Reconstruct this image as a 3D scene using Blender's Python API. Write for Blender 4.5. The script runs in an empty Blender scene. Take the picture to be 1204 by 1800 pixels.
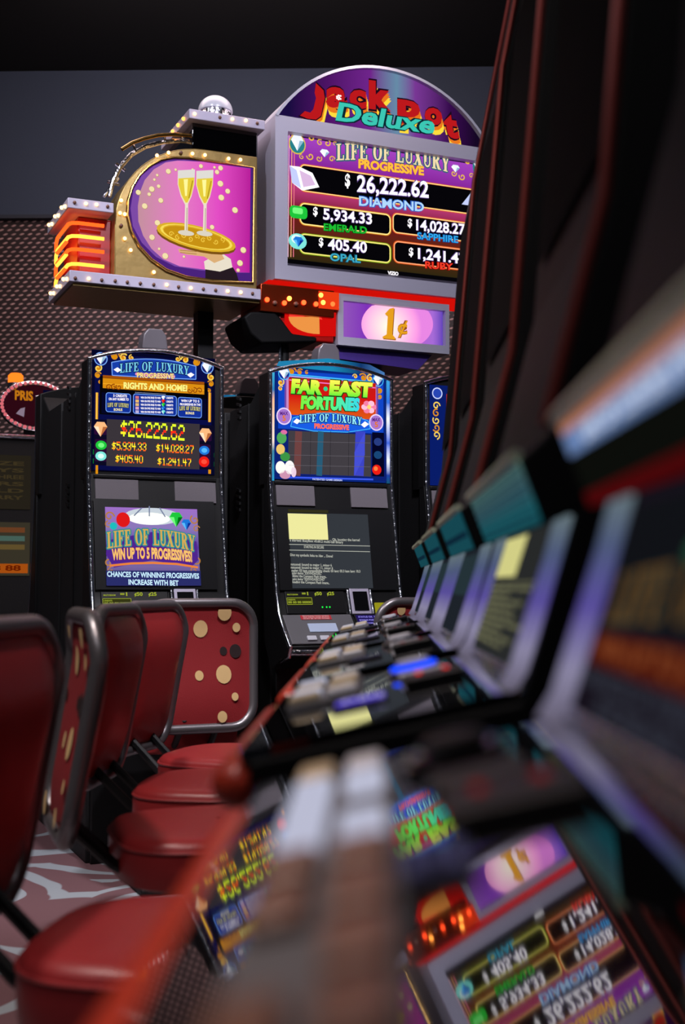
import bpy, bmesh, math, random
from mathutils import Vector, Matrix
random.seed(4)
S = bpy.context.scene
COL = S.collection
PI = math.pi
# ------------------------------------------------------------------ camera, world, light, exposure
FPX, PITCH, YAW, CAMZ = 2200.0, math.radians(3.33), math.radians(1.38), 1.15
cam = bpy.data.cameras.new('camera'); camo = bpy.data.objects.new('camera', cam); COL.objects.link(camo)
camo.location = (0, 0, CAMZ); camo.rotation_euler = (PI/2 + PITCH, 0, YAW)
cam.sensor_fit = 'VERTICAL'; cam.sensor_height = 24.0; cam.lens = FPX/1800*24.0
cam.clip_start = .01
cam.dof.use_dof = True; cam.dof.focus_distance = 5.5; cam.dof.aperture_fstop = cam.lens/15.0
S.camera = camo
S.view_settings.view_transform = 'Standard'; S.view_settings.look = 'None'
S.view_settings.gamma = 1; S.view_settings.exposure = 0.0; S.view_settings.use_curve_mapping = False
w = bpy.data.worlds.new('world'); S.world = w; w.use_nodes = True
w.node_tree.nodes['Background'].inputs[0].default_value = (.05, .055, .075, 1)
w.node_tree.nodes['Background'].inputs[1].default_value = .22

def lamp(name, kind, loc, energy, color, size=.3, target=None, spot=1.2):
    l = bpy.data.lights.new(name, kind); l.energy = energy; l.color = color
    if kind == 'AREA': l.size = size
    else: l.shadow_soft_size = size
    if kind == 'SPOT': l.spot_size = spot; l.spot_blend = .6
    o = bpy.data.objects.new(name, l); COL.objects.link(o); o.location = loc
    if target is not None:
        o.rotation_euler = (Vector(target)-Vector(loc)).to_track_quat('-Z', 'Y').to_euler()
    return o
lamp('unseen_overhead_lamp', 'SPOT', (-1.5, 2.2, 4.5), 270, (1, .88, .82), .12, (-.5, 3.0, .7), 1.0)
lamp('unseen_overhead_lamp', 'SPOT', (-.6, 1.2, 4.5), 100, (1, .84, .78), .12, (-.5, 2.2, .7), .8)
lamp('unseen_overhead_lamp', 'SPOT', (.3, 2.9, 4.5), 420, (.96, .92, 1), .10, (-.3, 5.1, 1.2), .9)
lamp('unseen_overhead_lamp', 'SPOT', (-2.4, 3.0, 4.5), 260, (.96, .92, 1), .10, (-1.4, 5.4, 1.4), .9)
lamp('unseen_overhead_lamp', 'SPOT', (.6, 2.6, 4.6), 330, (.86, .84, 1), .10, (-.1, 5.7, 3.0), .8)  # unseen spot added to brighten the overhead signs
lamp('unseen_overhead_lamp', 'SPOT', (-1.6, 3.2, 4.6), 150, (.9, .86, 1), .10, (-1.2, 5.6, 3.2), .8)  # second unseen spot added for the signs
lamp('unseen_overhead_lamp', 'AREA', (-.8, 6.6, 4.55), 74, (1, .76, .74), 2.2, (-.8, 8.6, 2.4))  # unseen area light added to brighten the stitched wall
lamp('added_wall_fill', 'AREA', (-.8, 7.4, 4.6), 7, (.72, .80, 1), 2.6, (-.8, 8.75, 4.2))  # added fill light for the upper wall, no cove fitting
lamp('unseen_overhead_lamp', 'SPOT', (-.6, .5, 4.5), 60, (1, .86, .86), .12, (-.15, 1.5, 1.0), .6)
lamp('unseen_overhead_lamp', 'SPOT', (-1.5, .3, 4.3), 300, (1, .8, .7), .08, (-.1, .62, 1.0), .22)  # narrow unseen spot added to light the nearest console's red front edge
for x, y in ((-1.6, -.6), (1.2, -.8), (-3.2, .8), (-3.0, 3.6), (1.6, 1.4), (-.2, -1.2)):
    lamp('unseen_overhead_lamp', 'AREA', (x, y, 4.6), 7, (.92, .93, 1), .35, (x*.6, y+1.2, 0))  # unseen lights added to put highlights on the chrome

# ------------------------------------------------------------------ materials
def lin(c):
    c = c/255.0
    return c/12.92 if c <= .04045 else ((c+.055)/1.055)**2.4
def rgb(r, g, b): return (lin(r), lin(g), lin(b), 1)
MATS = {}
def pbr(name, col, rough=.5, metal=0, spec=.5, coat=0, bump=None, noise=None, aniso=0):
    if name in MATS: return MATS[name]
    m = bpy.data.materials.new(name); m.use_nodes = True; nt = m.node_tree
    p = nt.nodes['Principled BSDF']
    p.inputs['Base Color'].default_value = rgb(*col); p.inputs['Roughness'].default_value = rough
    p.inputs['Metallic'].default_value = metal; p.inputs['Specular IOR Level'].default_value = spec
    p.inputs['Coat Weight'].default_value = coat
    if bump or noise:
        tc = nt.nodes.new('ShaderNodeTexCoord'); n = nt.nodes.new('ShaderNodeTexNoise')
        n.inputs['Scale'].default_value = (bump or noise)[0]; n.inputs['Detail'].default_value = 3
        nt.links.new(tc.outputs['Object'], n.inputs['Vector'])
        if bump:
            b = nt.nodes.new('ShaderNodeBump'); b.inputs['Strength'].default_value = bump[1]; b.inputs['Distance'].default_value = .01
            nt.links.new(n.outputs['Fac'], b.inputs['Height']); nt.links.new(b.outputs['Normal'], p.inputs['Normal'])
        if noise:
            r = nt.nodes.new('ShaderNodeValToRGB'); r.color_ramp.elements[0].position = .35; r.color_ramp.elements[1].position = .7
            r.color_ramp.elements[0].color = rgb(*col); r.color_ramp.elements[1].color = rgb(*noise[1])
            nt.links.new(n.outputs['Fac'], r.inputs['Fac']); nt.links.new(r.outputs['Color'], p.inputs['Base Color'])
    MATS[name] = m; return m
def em(col, s=1.0, sample=False):
    key = ('em',)+tuple(col)+(s, sample)
    if key in MATS: return MATS[key]
    m = bpy.data.materials.new('glow_%02x%02x%02x' % tuple(int(c) for c in col)); m.use_nodes = True; nt = m.node_tree
    nt.nodes.clear(); o = nt.nodes.new('ShaderNodeOutputMaterial'); e = nt.nodes.new('ShaderNodeEmission')
    e.inputs[0].default_value = rgb(*col); e.inputs[1].default_value = s
    nt.links.new(e.outputs[0], o.inputs[0])
    if not sample: m.cycles.emission_sampling = 'NONE'
    MATS[key] = m; return m
def grad(name, axis, a, b, stops, s=1.0, sample=True, radial=None):
    """backlit print: colour runs along one axis of the object (or out from a point)"""
    m = bpy.data.materials.new(name); m.use_nodes = True; nt = m.node_tree; nt.nodes.clear(); N = nt.nodes.new; L = nt.links.new
    o = N('ShaderNodeOutputMaterial'); e = N('ShaderNodeEmission'); tc = N('ShaderNodeTexCoord')
    mr = N('ShaderNodeMapRange'); mr.inputs['From Min'].default_value = a; mr.inputs['From Max'].default_value = b
    if radial:
        vm = N('ShaderNodeVectorMath'); vm.operation = 'DISTANCE'; vm.inputs[1].default_value = radial
        L(tc.outputs['Object'], vm.inputs[0]); L(vm.outputs['Value'], mr.inputs['Value'])
    else:
        sx = N('ShaderNodeSeparateXYZ'); L(tc.outputs['Object'], sx.inputs[0]); L(sx.outputs[axis], mr.inputs['Value'])
    cr = N('ShaderNodeValToRGB'); els = cr.color_ramp.elements
    while len(els) < len(stops): els.new(.5)
    for el, (p, c) in zip(els, stops): el.position = p; el.color = rgb(*c)
    L(mr.outputs[0], cr.inputs[0]); L(cr.outputs[0], e.inputs[0]); e.inputs[1].default_value = s; L(e.outputs[0], o.inputs[0])
    if not sample: m.cycles.emission_sampling = 'NONE'
    return m

BLACK = pbr('black_plastic', (17, 17, 18), .45, spec=.3, bump=(220, .05))
CABINET = pbr('black_cabinet', (26, 26, 27), .6, spec=.25, bump=(140, .12))
GLOSS = pbr('black_glass', (4, 4, 5), .035, spec=.9, coat=1.0)
SCREENGLASS = pbr('dark_glass', (16, 17, 19), .12, spec=.6)
CHROME = pbr('chrome', (225, 226, 234), .16, 1, bump=(45, .35))
RIM = pbr('brushed_silver', (196, 198, 212), .35, .3)
SILVER = pbr('silver_paint', (186, 180, 200), .45, .1)
ALU = pbr('aluminium', (186, 184, 200), .4, .15)
GREY = pbr('grey_plastic', (96, 94, 98), .6)
CLOTHGREY = pbr('speaker_cloth', (104, 98, 104), .8, bump=(500, .2))
TUBE = pbr('grey_tube', (136, 131, 134), .34, .75)
VINYL = pbr('red_vinyl', (158, 44, 46), .38, spec=.45, bump=(60, .04))
FABRIC = pbr('red_fabric', (142, 18, 26), .75, bump=(300, .15))
CREAM = pbr('cream_fabric', (226, 188, 130), .8)
DOTBLACK = pbr('black_fabric', (34, 12, 14), .8)
GOLD = pbr('gold_mirror', (160, 134, 78), .34, .6, bump=(12, .15))
BRASS = pbr('brass', (190, 150, 80), .25, 1)
WHITEPL = pbr('white_plastic', (205, 205, 214), .35)
REFLRED = pbr('reflected_red', (196, 62, 40), .3, spec=.5)

# ------------------------------------------------------------------ mesh builder
class MB:
    def __init__(s): s.v = []; s.f = []; s.mi = []; s.mats = []; s.cur = 0
    def m(s, mat):
        if mat not in s.mats: s.mats.append(mat)
        s.cur = s.mats.index(mat); return s
    def add(s, vs, fs):
        b = len(s.v); s.v += [tuple(p) for p in vs]
        for f in fs: s.f.append(tuple(b+i for i in f)); s.mi.append(s.cur)
        return s
    def box(s, x0, x1, y0, y1, z0, z1):
        v = [(x, y, z) for z in (z0, z1) for y in (y0, y1) for x in (x0, x1)]
        return s.add(v, [(0, 2, 3, 1), (4, 5, 7, 6), (0, 1, 5, 4), (2, 6, 7, 3), (0, 4, 6, 2), (1, 3, 7, 5)])
    def prism(s, pts, axis, lo, hi):
        """pts: 2D outline in the two other axes (in xyz order)"""
        def P(a, b, c):
            return {0: (c, a, b), 1: (a, c, b), 2: (a, b, c)}[axis]
        n = len(pts); v = [P(a, b, lo) for a, b in pts]+[P(a, b, hi) for a, b in pts]
        return s.add(v, [tuple(range(n))[::-1], tuple(range(n, 2*n))]+[(i, (i+1) % n, n+(i+1) % n, n+i) for i in range(n)])
    def sheet(s, A, B):
        """strip between two point lists"""
        n = len(A); return s.add(list(A)+list(B), [(i, i+1, n+i+1, n+i) for i in range(n-1)])
    def tube(s, path, r, n=10, closed=False, caps=True):
        P = [Vector(p) for p in path]; k = len(P); rs = r if isinstance(r, (list, tuple)) else [r]*k
        vs = []; up = None
        for i in range(k):
            if closed: t = P[(i+1) % k]-P[i-1]
            else: t = P[min(i+1, k-1)]-P[max(i-1, 0)]
            t.normalize()
            if up is None: up = t.orthogonal().normalized()
            up = (up-t*up.dot(t)); up = up.normalized() if up.length > 1e-6 else t.orthogonal().normalized()
            b = t.cross(up)
            for j in range(n):
                a = 2*PI*j/n; vs.append(P[i]+(up*math.cos(a)+b*math.sin(a))*rs[i])
        fs = []
        for i in range(k if closed else k-1):
            for j in range(n):
                a, b2 = i*n+j, i*n+(j+1) % n; c = ((i+1) % k)*n
                fs.append((a, b2, c+(j+1) % n, c+j))
        if not closed and caps: fs += [tuple(range(n))[::-1], tuple((k-1)*n+j for j in range(n))]
        return s.add(vs, fs)
    def lathe(s, prof, o=(0, 0, 0), n=20, ax=2):
        vs = []; fs = []; k = len(prof)
        for r, h in prof:
            for j in range(n):
                a = 2*PI*j/n; c, d = r*math.cos(a), r*math.sin(a)
                q = (c, d, h) if ax == 2 else ((c, h, d) if ax == 1 else (h, c, d))
                vs.append((o[0]+q[0], o[1]+q[1], o[2]+q[2]))
        for i in range(k-1):
            for j in range(n): fs.append((i*n+j, i*n+(j+1) % n, (i+1)*n+(j+1) % n, (i+1)*n+j))
        fs += [tuple(range(n))[::-1], tuple((k-1)*n+j for j in range(n))]
        return s.add(vs, fs)
    def sphere(s, o, r, n=12, sq=1.0):
        return s.lathe([(max(r*math.sin(PI*i/8), 1e-4), -r*sq*math.cos(PI*i/8)) for i in range(9)], o, n)
    def xf(s, fn): s.v = [tuple(fn(Vector(p))) for p in s.v]; return s
    def build(s, name, parent=None, off=(0, 0, 0), smooth=35, bevel=0, fix=True, sub=0):
        me = bpy.data.meshes.new(name)
        me.from_pydata([(a-off[0], b-off[1], c-off[2]) for a, b, c in s.v], [], s.f)
        for mt in s.mats: me.materials.append(mt)
        me.polygons.foreach_set('material_index', s.mi); me.update()
        if fix:
            bm = bmesh.new(); bm.from_mesh(me); bmesh.ops.recalc_face_normals(bm, faces=bm.faces); bm.to_mesh(me); bm.free()
        o = bpy.data.objects.new(name, me); COL.objects.link(o)
        if smooth:
            me.polygons.foreach_set('use_smooth', [True]*len(me.polygons))
            me.set_sharp_from_angle(angle=math.radians(smooth))
        if bevel:
            b = o.modifiers.new('bevel', 'BEVEL'); b.width = bevel; b.segments = 3; b.limit_method = 'ANGLE'
        if sub:
            b = o.modifiers.new('sub', 'SUBSURF'); b.levels = b.render_levels = sub
        if parent is not None: o.parent = parent
        return o

def thing(name, label, cat, loc=(0, 0, 0), rotz=0, group=None):
    o = bpy.data.objects.new(name, None); COL.objects.link(o); o.empty_display_size = .1
    o.location = loc; o.rotation_euler = (0, 0, rotz); o['label'] = label; o['category'] = cat
    if group: o['group'] = group
    return o
def kids(o): return [c for c in bpy.data.objects if c.parent == o]
def dup(o, loc=None, rotz=None, label=None, parent=None):
    ch = kids(o); c = o.copy(); COL.objects.link(c)
    if parent is not None: c.parent = parent
    if loc is not None: c.location = loc
    if rotz is not None: c.rotation_euler = (0, 0, rotz)
    if label: c['label'] = label
    for k in ch: dup(k, parent=c)
    return c
def lab(o, t): o['label'] = t; return o

# ------------------------------------------------------------------ frame of the far row (machines and signs turned 25 degrees)
ANG = math.radians(25.4)
_cy, _sy = math.cos(YAW), math.sin(YAW)
OF = Vector((-1.0768*_cy-5.24*_sy, -1.0768*_sy+5.24*_cy, 0))
MF = Matrix.Translation(OF) @ Matrix.Rotation(ANG, 4, 'Z'); MFI = MF.inverted()
def fworld(x, y, z): return MF @ Vector((x, y, z))
CAMF = MFI @ Vector((0, 0, CAMZ))
_RC = Matrix.Rotation(YAW, 3, 'Z')
_rt, _fw, _up = _RC @ Vector((1, 0, 0)), _RC @ Vector((0, math.cos(PITCH), math.sin(PITCH))), _RC @ Vector((0, -math.sin(PITCH), math.cos(PITCH)))
class Plane:
    """a flat face in the far row's frame; P() surveys where a feature of the photo lies on it"""
    def __init__(s, o, U=(1, 0, 0), V=(0, 0, 1)):
        s.o = Vector(o); s.U = Vector(U).normalized(); s.V = Vector(V).normalized(); s.N = s.U.cross(s.V)
    def P(s, px, py):
        d = MFI.to_3x3() @ (_rt*(px-602)+_up*(900-py)+_fw*FPX)
        t = (s.o-CAMF).dot(s.N)/d.dot(s.N); q = CAMF+d*t-s.o
        return q.dot(s.U), q.dot(s.V)
    def X(s, px, py):
        u, v = s.P(px, py); return s.at(u, v)
    def at(s, u, v, w=0): return s.o+s.U*u+s.V*v+s.N*w
def fthing(name, label, cat, off, group=None):
    return thing(name, label, cat, fworld(*off), ANG, group)

# ------------------------------------------------------------------ lettering
TXT = {}
def text_mesh(s, bold=.0):
    k = (s, bold)
    if k in TXT: return TXT[k]
    c = bpy.data.curves.new('lettering', 'FONT'); c.body = s; c.offset = bold; c.resolution_u = 3; c.fill_mode = 'FRONT'
    o = bpy.data.objects.new('lettering', c); me = bpy.data.meshes.new_from_object(o)
    v = [tuple(p.co) for p in me.vertices]; f = [tuple(p.vertices) for p in me.polygons]
    bpy.data.objects.remove(o); bpy.data.curves.remove(c); bpy.data.meshes.remove(me)
    x0 = min(p[0] for p in v) if v else 0; x1 = max(p[0] for p in v) if v else 1
    r = ([((p[0]-x0)/(x1-x0), p[1]/.69) for p in v], f); TXT[k] = r; return r
def serif(ch):
    """heavy slab-serif capitals: polygons in a unit-high box, and the advance width"""
    st = .2; o = []
    def R(x0, y0, x1, y1): o.append([(x0, y0), (x1, y0), (x1, y1), (x0, y1)])
    def ring(cx, cy, rx, ry, ix, iy, a0=0, a1=360, n=20):
        for i in range(n):
            a, b = math.radians(a0+(a1-a0)*i/n), math.radians(a0+(a1-a0)*(i+1)/n)
            o.append([(cx+ix*math.cos(a), cy+iy*math.sin(a)), (cx+rx*math.cos(a), cy+ry*math.sin(a)),
                      (cx+rx*math.cos(b), cy+ry*math.sin(b)), (cx+ix*math.cos(b), cy+iy*math.sin(b))])
    W = .6
    if ch in 'LIFERY':
        if ch != 'Y': R(.09, 0, .09+st, 1); R(0, 0, .38, .07); R(0, .93, .38, 1)
    if ch == 'I': W = .38
    if ch == 'L': R(.1, 0, .62, .09); R(.53, 0, .62, .3); W = .64
    if ch in 'FE': R(.1, .91, .62, 1); R(.53, .7, .62, 1); R(.2, .46, .45, .55); R(.4, .36, .46, .65); W = .64
    if ch == 'E': R(.1, 0, .65, .09); R(.56, 0, .65, .3); W = .67
    if ch == 'O': ring(.37, .5, .37, .51, .17, .43); W = .74
    if ch == 'U':
        R(.09, .3, .09+st, 1); R(0, .93, .38, 1); R(.52, .3, .62, 1); R(.44, .93, .7, 1); ring(.355, .3, .265, .31, .165, .2, 180, 360, 12); W = .7
    if ch == 'X':
        o.append([(.04, 1), (.3, 1), (.7, 0), (.44, 0)]); o.append([(.56, 1), (.66, 1), (.16, 0), (.06, 0)])
        R(-.02, .93, .36, 1); R(.48, .93, .74, 1); R(-.02, 0, .24, .07); R(.38, 0, .76, .07); W = .74
    if ch == 'R':
        ring(.3, .74, .33, .26, .14, .17, -90, 90, 12); R(.2, .91, .31, 1); R(.2, .48, .31, .57); o.append([(.28, .5), (.5, .5), (.74, 0), (.5, 0)]); R(.5, 0, .78, .07); W = .74
    if ch == 'Y':
        o.append([(.02, 1), (.26, 1), (.46, .42), (.28, .42)]); o.append([(.56, 1), (.66, 1), (.46, .42), (.36, .42)])
        R(.26, 0, .46, .46); R(.18, 0, .54, .07); R(-.04, .93, .34, 1); R(.48, .93, .74, 1); W = .68
    if ch == ' ': W = .34
    return o, W
def serif_mesh(s):
    k = ('serif', s)
    if k in TXT: return TXT[k]
    x = 0; v = []; f = []
    for ch in s:
        ps, W = serif(ch)
        for p in ps: f.append(tuple(range(len(v), len(v)+len(p)))); v += [(x+a, b) for a, b in p]
        x += W+.07
    TXT[k] = ([(a/(x-.07), b) for a, b in v], f); return TXT[k]
DOT = {'0': '01110 10001 10001 10001 10001 10001 01110', '1': '00100 01100 00100 00100 00100 00100 01110', '2': '01110 10001 00001 00110 01000 10000 11111',
       '3': '01110 10001 00001 00110 00001 10001 01110', '4': '10010 10010 10010 11111 00010 00010 00010', '5': '11111 10000 11110 00001 00001 10001 01110',
       '6': '01110 10000 10000 11110 10001 10001 01110', '7': '11111 00001 00001 00010 00100 00100 00100', '8': '01110 10001 10001 01110 10001 10001 01110',
       '9': '01110 10001 10001 01111 00001 00001 01110', '$': '00100 01111 10100 01110 00101 11110 00100', ',': '0 0 0 0 0 1 1', '.': '0 0 0 0 0 0 1'}

class G:
    """draws a print or a display on a Plane, all into one mesh; layer = thin ink step"""
    STEP = .0011
    def __init__(s, plane, mb=None, px=True): s.p = plane; s.mb = mb or MB(); s.px = px
    def q(s, p): return s.p.P(*p) if s.px else p
    def uv(s, pts, mat, L):
        s.mb.m(mat).add([s.p.at(u, v, L*s.STEP) for u, v in pts], [tuple(range(len(pts)))]); return s
    def poly(s, pts, mat, L=1): return s.uv([s.q(p) for p in pts], mat, L)
    def _rr(s, a, b, r, n=5):
        (u0, v1), (u1, v0) = a, b; r = min(r, abs(u1-u0)/2, abs(v1-v0)/2); out = []
        for cx, cy, a0 in ((u1-r, v1-r, 0), (u0+r, v1-r, 90), (u0+r, v0+r, 180), (u1-r, v0+r, 270)):
            for i in range(n+1):
                t = math.radians(a0+90*i/n); out.append((cx+r*math.cos(t), cy+r*math.sin(t)))
        return out
    def rect(s, a, b, mat, L=1, r=0):
        a, b = s.q(a), s.q(b)
        if r: return s.uv(s._rr(a, b, r), mat, L)
        return s.uv([(a[0], b[1]), (b[0], b[1]), (b[0], a[1]), (a[0], a[1])], mat, L)
    def frame(s, a, b, w, mat, L=1, r=.02):
        a, b = s.q(a), s.q(b); A = s._rr(a, b, r); B = s._rr((a[0]+w, a[1]-w), (b[0]-w, b[1]+w), max(r-w, .001)); n = len(A)
        s.mb.m(mat).add([s.p.at(u, v, L*s.STEP) for u, v in A+B], [(i, (i+1) % n, n+(i+1) % n, n+i) for i in range(n)]); return s
    def ell(s, c, rx, ry, mat, L=1, a0=0, a1=360, n=22, rot=0, inner=0):
        c = s.q(c); k = s.scale(); rx, ry = rx*k, ry*k; full = a1-a0 >= 360; cr, sr = math.cos(math.radians(rot)), math.sin(math.radians(rot))
        def pt(t, f): x, y = rx*f*math.cos(t), ry*f*math.sin(t); return (c[0]+x*cr-y*sr, c[1]+x*sr+y*cr)
        T = [math.radians(a0+(a1-a0)*i/n) for i in range(n if full else n+1)]
        if inner:
            o = [pt(t, 1) for t in T]; i2 = [pt(t, inner) for t in T]; m = len(T)
            s.mb.m(mat).add([s.p.at(u, v, L*s.STEP) for u, v in o+i2], [(i, (i+1) % m, m+(i+1) % m, m+i) for i in range(m if full else m-1)]); return s
        return s.uv([pt(t, 1) for t in T], mat, L)
    def scale(s):
        if not s.px: return 1
        a, b = s.p.P(602, 900), s.p.P(602, 890); return math.hypot(a[0]-b[0], a[1]-b[1])/10
    def bar(s, a, b, w, mat, L=1):
        a, b = Vector(s.q(a)), Vector(s.q(b)); d = (b-a).normalized(); n = Vector((-d.y, d.x))*w*s.scale()/2
        return s.uv([a-n, b-n, b+n, a+n], mat, L)
    def path(s, pts, w, mat, L=1):
        for a, b in zip(pts, pts[1:]): s.bar(a, b, w, mat, L)
        return s
    def put(s, mesh, a, b, h, mat, L, arch=0, slant=0, grow=0, dx=0, dy=0):
        """lettering from baseline point a to baseline point b, cap height h, bowed up by arch"""
        V, F = mesh; a, b = Vector(s.q(a)), Vector(s.q(b)); k = s.scale(); h *= k; arch *= k; d = b-a; vs = []
        for x, y in V:
            p = a+d*x+Vector((slant*h*y, h*y+arch*(1-(2*x-1)**2))); vs.append(s.p.at(p.x+dx*k, p.y+dy*k, L*s.STEP))
        s.mb.m(mat).add(vs, F); return s
    def txt(s, t, a, b, h, mat, L=4, bold=.03, out=None, outw=.075, **k):
        if out is not None: s.put(text_mesh(t, outw), a, b, h, out, L-1, **k)
        return s.put(text_mesh(t, bold), a, b, h, mat, L, **k)
    def ser(s, t, a, b, h, mat, L=4, out=None, ow=2.0, **k):
        if out is not None:
            for i in range(8): s.put(serif_mesh(t), a, b, h, out, L-1-.07*(i+1), dx=ow*math.cos(i*PI/4), dy=ow*math.sin(i*PI/4), **k)
        return s.put(serif_mesh(t), a, b, h, mat, L, **k)
    def led(s, t, a, b, h, rows, L=3):
        """dot-matrix characters; rows = one material for each of the seven rows"""
        W = sum(len(DOT[c].split()[0])+1 for c in t)-1; a, b = Vector(s.q(a)), Vector(s.q(b)); d = (b-a)/W; h *= s.scale(); x = 0
        for c in t:
            rr = DOT[c].split()
            for j, row in enumerate(rr):
                for i, bit in enumerate(row):
                    if bit == '1':
                        p = a+d*(x+i+.5); y = h*(6-j+.5)/7; g = .54
                        s.uv([(p.x-d.x*g, p.y+y-h/7*g), (p.x+d.x*g, p.y+y-h/7*g), (p.x+d.x*g, p.y+y+h/7*g), (p.x-d.x*g, p.y+y+h/7*g)], rows[j], L)
            x += len(rr[0])+1
        return s
    def curl(s, c, r, mat, L=2, rot=0, flip=1):
        """gilt scroll"""
        c = Vector(s.q(c)); k = s.scale(); P = []
        for i in range(22):
            t = i/21; a = math.radians(rot)+flip*t*4.6*PI/2; q = r*k*(1-.8*t)
            P.append((c.x+q*math.cos(a), c.y+q*math.sin(a)))
        for i, (p, n) in enumerate(zip(P, P[1:])):
            p, n = Vector(p), Vector(n); d = n-p
            if d.length < 1e-6: continue
            w2 = Vector((-d.y, d.x)).normalized()*r*k*.16
            s.uv([p-w2, n-w2, n+w2, p+w2], mat, L)
        return s
    def gem(s, c, rx, ry, cols, L=2):
        """cut stone seen from the side: crown and pavilion facets"""
        x, y = s.q(c); k = s.scale(); rx, ry = rx*k, ry*k; a, b, d = cols
        s.uv([(x-rx, y+ry*.35), (x-rx*.55, y+ry), (x+rx*.55, y+ry), (x+rx, y+ry*.35)], a, L)
        s.uv([(x-rx, y+ry*.35), (x-rx*.3, y+ry*.35), (x, y-ry)], b, L); s.uv([(x-rx*.3, y+ry*.35), (x+rx*.35, y+ry*.35), (x, y-ry)], a, L)
        s.uv([(x+rx*.35, y+ry*.35), (x+rx, y+ry*.35), (x, y-ry)], d, L); return s
    def build(s, name, parent, off=(0, 0, 0)): return s.mb.build(name, parent, off, smooth=0, fix=False)

# ------------------------------------------------------------------ the setting
def struct(o): o['kind'] = 'structure'; return o
def carpet_material():
    m = bpy.data.materials.new('swirl_carpet'); m.use_nodes = True; nt = m.node_tree; N = nt.nodes.new; L = nt.links.new
    p = nt.nodes['Principled BSDF']; p.inputs['Roughness'].default_value = .95; p.inputs['Specular IOR Level'].default_value = .1
    tc = N('ShaderNodeTexCoord'); nz = N('ShaderNodeTexNoise'); nz.inputs['Scale'].default_value = 1.3
    mx = N('ShaderNodeVectorMath'); mx.operation = 'MULTIPLY_ADD'; mx.inputs[1].default_value = (.45, .45, 0)
    L(tc.outputs['Object'], nz.inputs['Vector']); L(nz.outputs['Color'], mx.inputs[0]); L(tc.outputs['Object'], mx.inputs[2])
    vo = N('ShaderNodeTexVoronoi'); vo.inputs['Scale'].default_value = 1.35; L(mx.outputs[0], vo.inputs['Vector'])
    mm = N('ShaderNodeMath'); mm.operation = 'MULTIPLY'; mm.inputs[1].default_value = 34; L(vo.outputs['Distance'], mm.inputs[0])
    sn = N('ShaderNodeMath'); sn.operation = 'SINE'; L(mm.outputs[0], sn.inputs[0])
    cr = N('ShaderNodeValToRGB'); cr.color_ramp.elements[0].position = .35; cr.color_ramp.elements[1].position = .6
    cr.color_ramp.elements[0].color = rgb(120, 88, 92); cr.color_ramp.elements[1].color = rgb(160, 166, 172)
    L(sn.outputs[0], cr.inputs[0]); L(cr.outputs[0], p.inputs['Base Color']); return m
def weave_material():
    """dark woven wall cloth with slanted pale stitches in staggered rows"""
    m = bpy.data.materials.new('stitched_wall'); m.use_nodes = True; nt = m.node_tree; N = nt.nodes.new; L = nt.links.new
    p = nt.nodes['Principled BSDF']; p.inputs['Roughness'].default_value = .6
    tc = N('ShaderNodeTexCoord'); sp = N('ShaderNodeSeparateXYZ'); L(tc.outputs['Object'], sp.inputs[0])
    def mth(op, a, b=None):
        n = N('ShaderNodeMath'); n.operation = op
        for i, x in enumerate((a, b)):
            if x is None: continue
            if hasattr(x, 'links'): L(x, n.inputs[i])
            else: n.inputs[i].default_value = x
        return n.outputs[0]
    u = mth('MULTIPLY', sp.outputs[0], 1/.058); v = mth('MULTIPLY', sp.outputs[2], 1/.031)
    row = mth('FLOOR', v); u2 = mth('ADD', u, mth('MULTIPLY', row, .5))
    fu = mth('SUBTRACT', mth('FRACT', u2), .5); fv = mth('SUBTRACT', mth('FRACT', v), .5)
    sl = mth('SUBTRACT', fv, mth('MULTIPLY', fu, .45))
    d = mth('ADD', mth('POWER', mth('MULTIPLY', fu, 3.2), 2), mth('POWER', mth('MULTIPLY', sl, 4.0), 2))
    mask = mth('SUBTRACT', 1.25, d); mask = mth('MAXIMUM', mth('MINIMUM', mask, 1), 0)
    nz = N('ShaderNodeTexNoise'); nz.inputs['Scale'].default_value = 14; L(tc.outputs['Object'], nz.inputs['Vector'])
    mask = mth('MULTIPLY', mask, mth('ADD', nz.outputs['Fac'], .3))
    cr = N('ShaderNodeValToRGB'); cr.color_ramp.elements[0].color = rgb(42, 25, 24); cr.color_ramp.elements[1].color = rgb(214, 170, 164)
    L(mask, cr.inputs[0]); L(cr.outputs[0], p.inputs['Base Color'])
    b = N('ShaderNodeBump'); b.inputs['Strength'].default_value = .6; b.inputs['Distance'].default_value = .01; L(mask, b.inputs['Height']); L(b.outputs[0], p.inputs['Normal'])
    return m
struct(MB().m(carpet_material()).box(-6, 6, -1.5, 8.9, -.05, 0).build('floor', smooth=0))
struct(MB().m(pbr('ceiling_paint', (4, 3, 3), .9)).box(-6, 6, -1.5, 8.9, 4.84, 4.92).build('ceiling', smooth=0))
struct(MB().m(pbr('blue_grey_paint', (66, 76, 94), .85, bump=(90, .1))).box(-6, 6, 8.75, 8.9, 0, 4.84).build('wall_back', smooth=0))
struct(MB().m(weave_material()).box(-6, 6, 8.62, 8.75, 0, 3.71).build('wall_lower', smooth=0))
struct(MB().m(pbr('dark_ledge', (48, 52, 62), .7)).box(-6, 6, 8.56, 8.75, 3.71, 3.735).build('trim_1', smooth=0))

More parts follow.
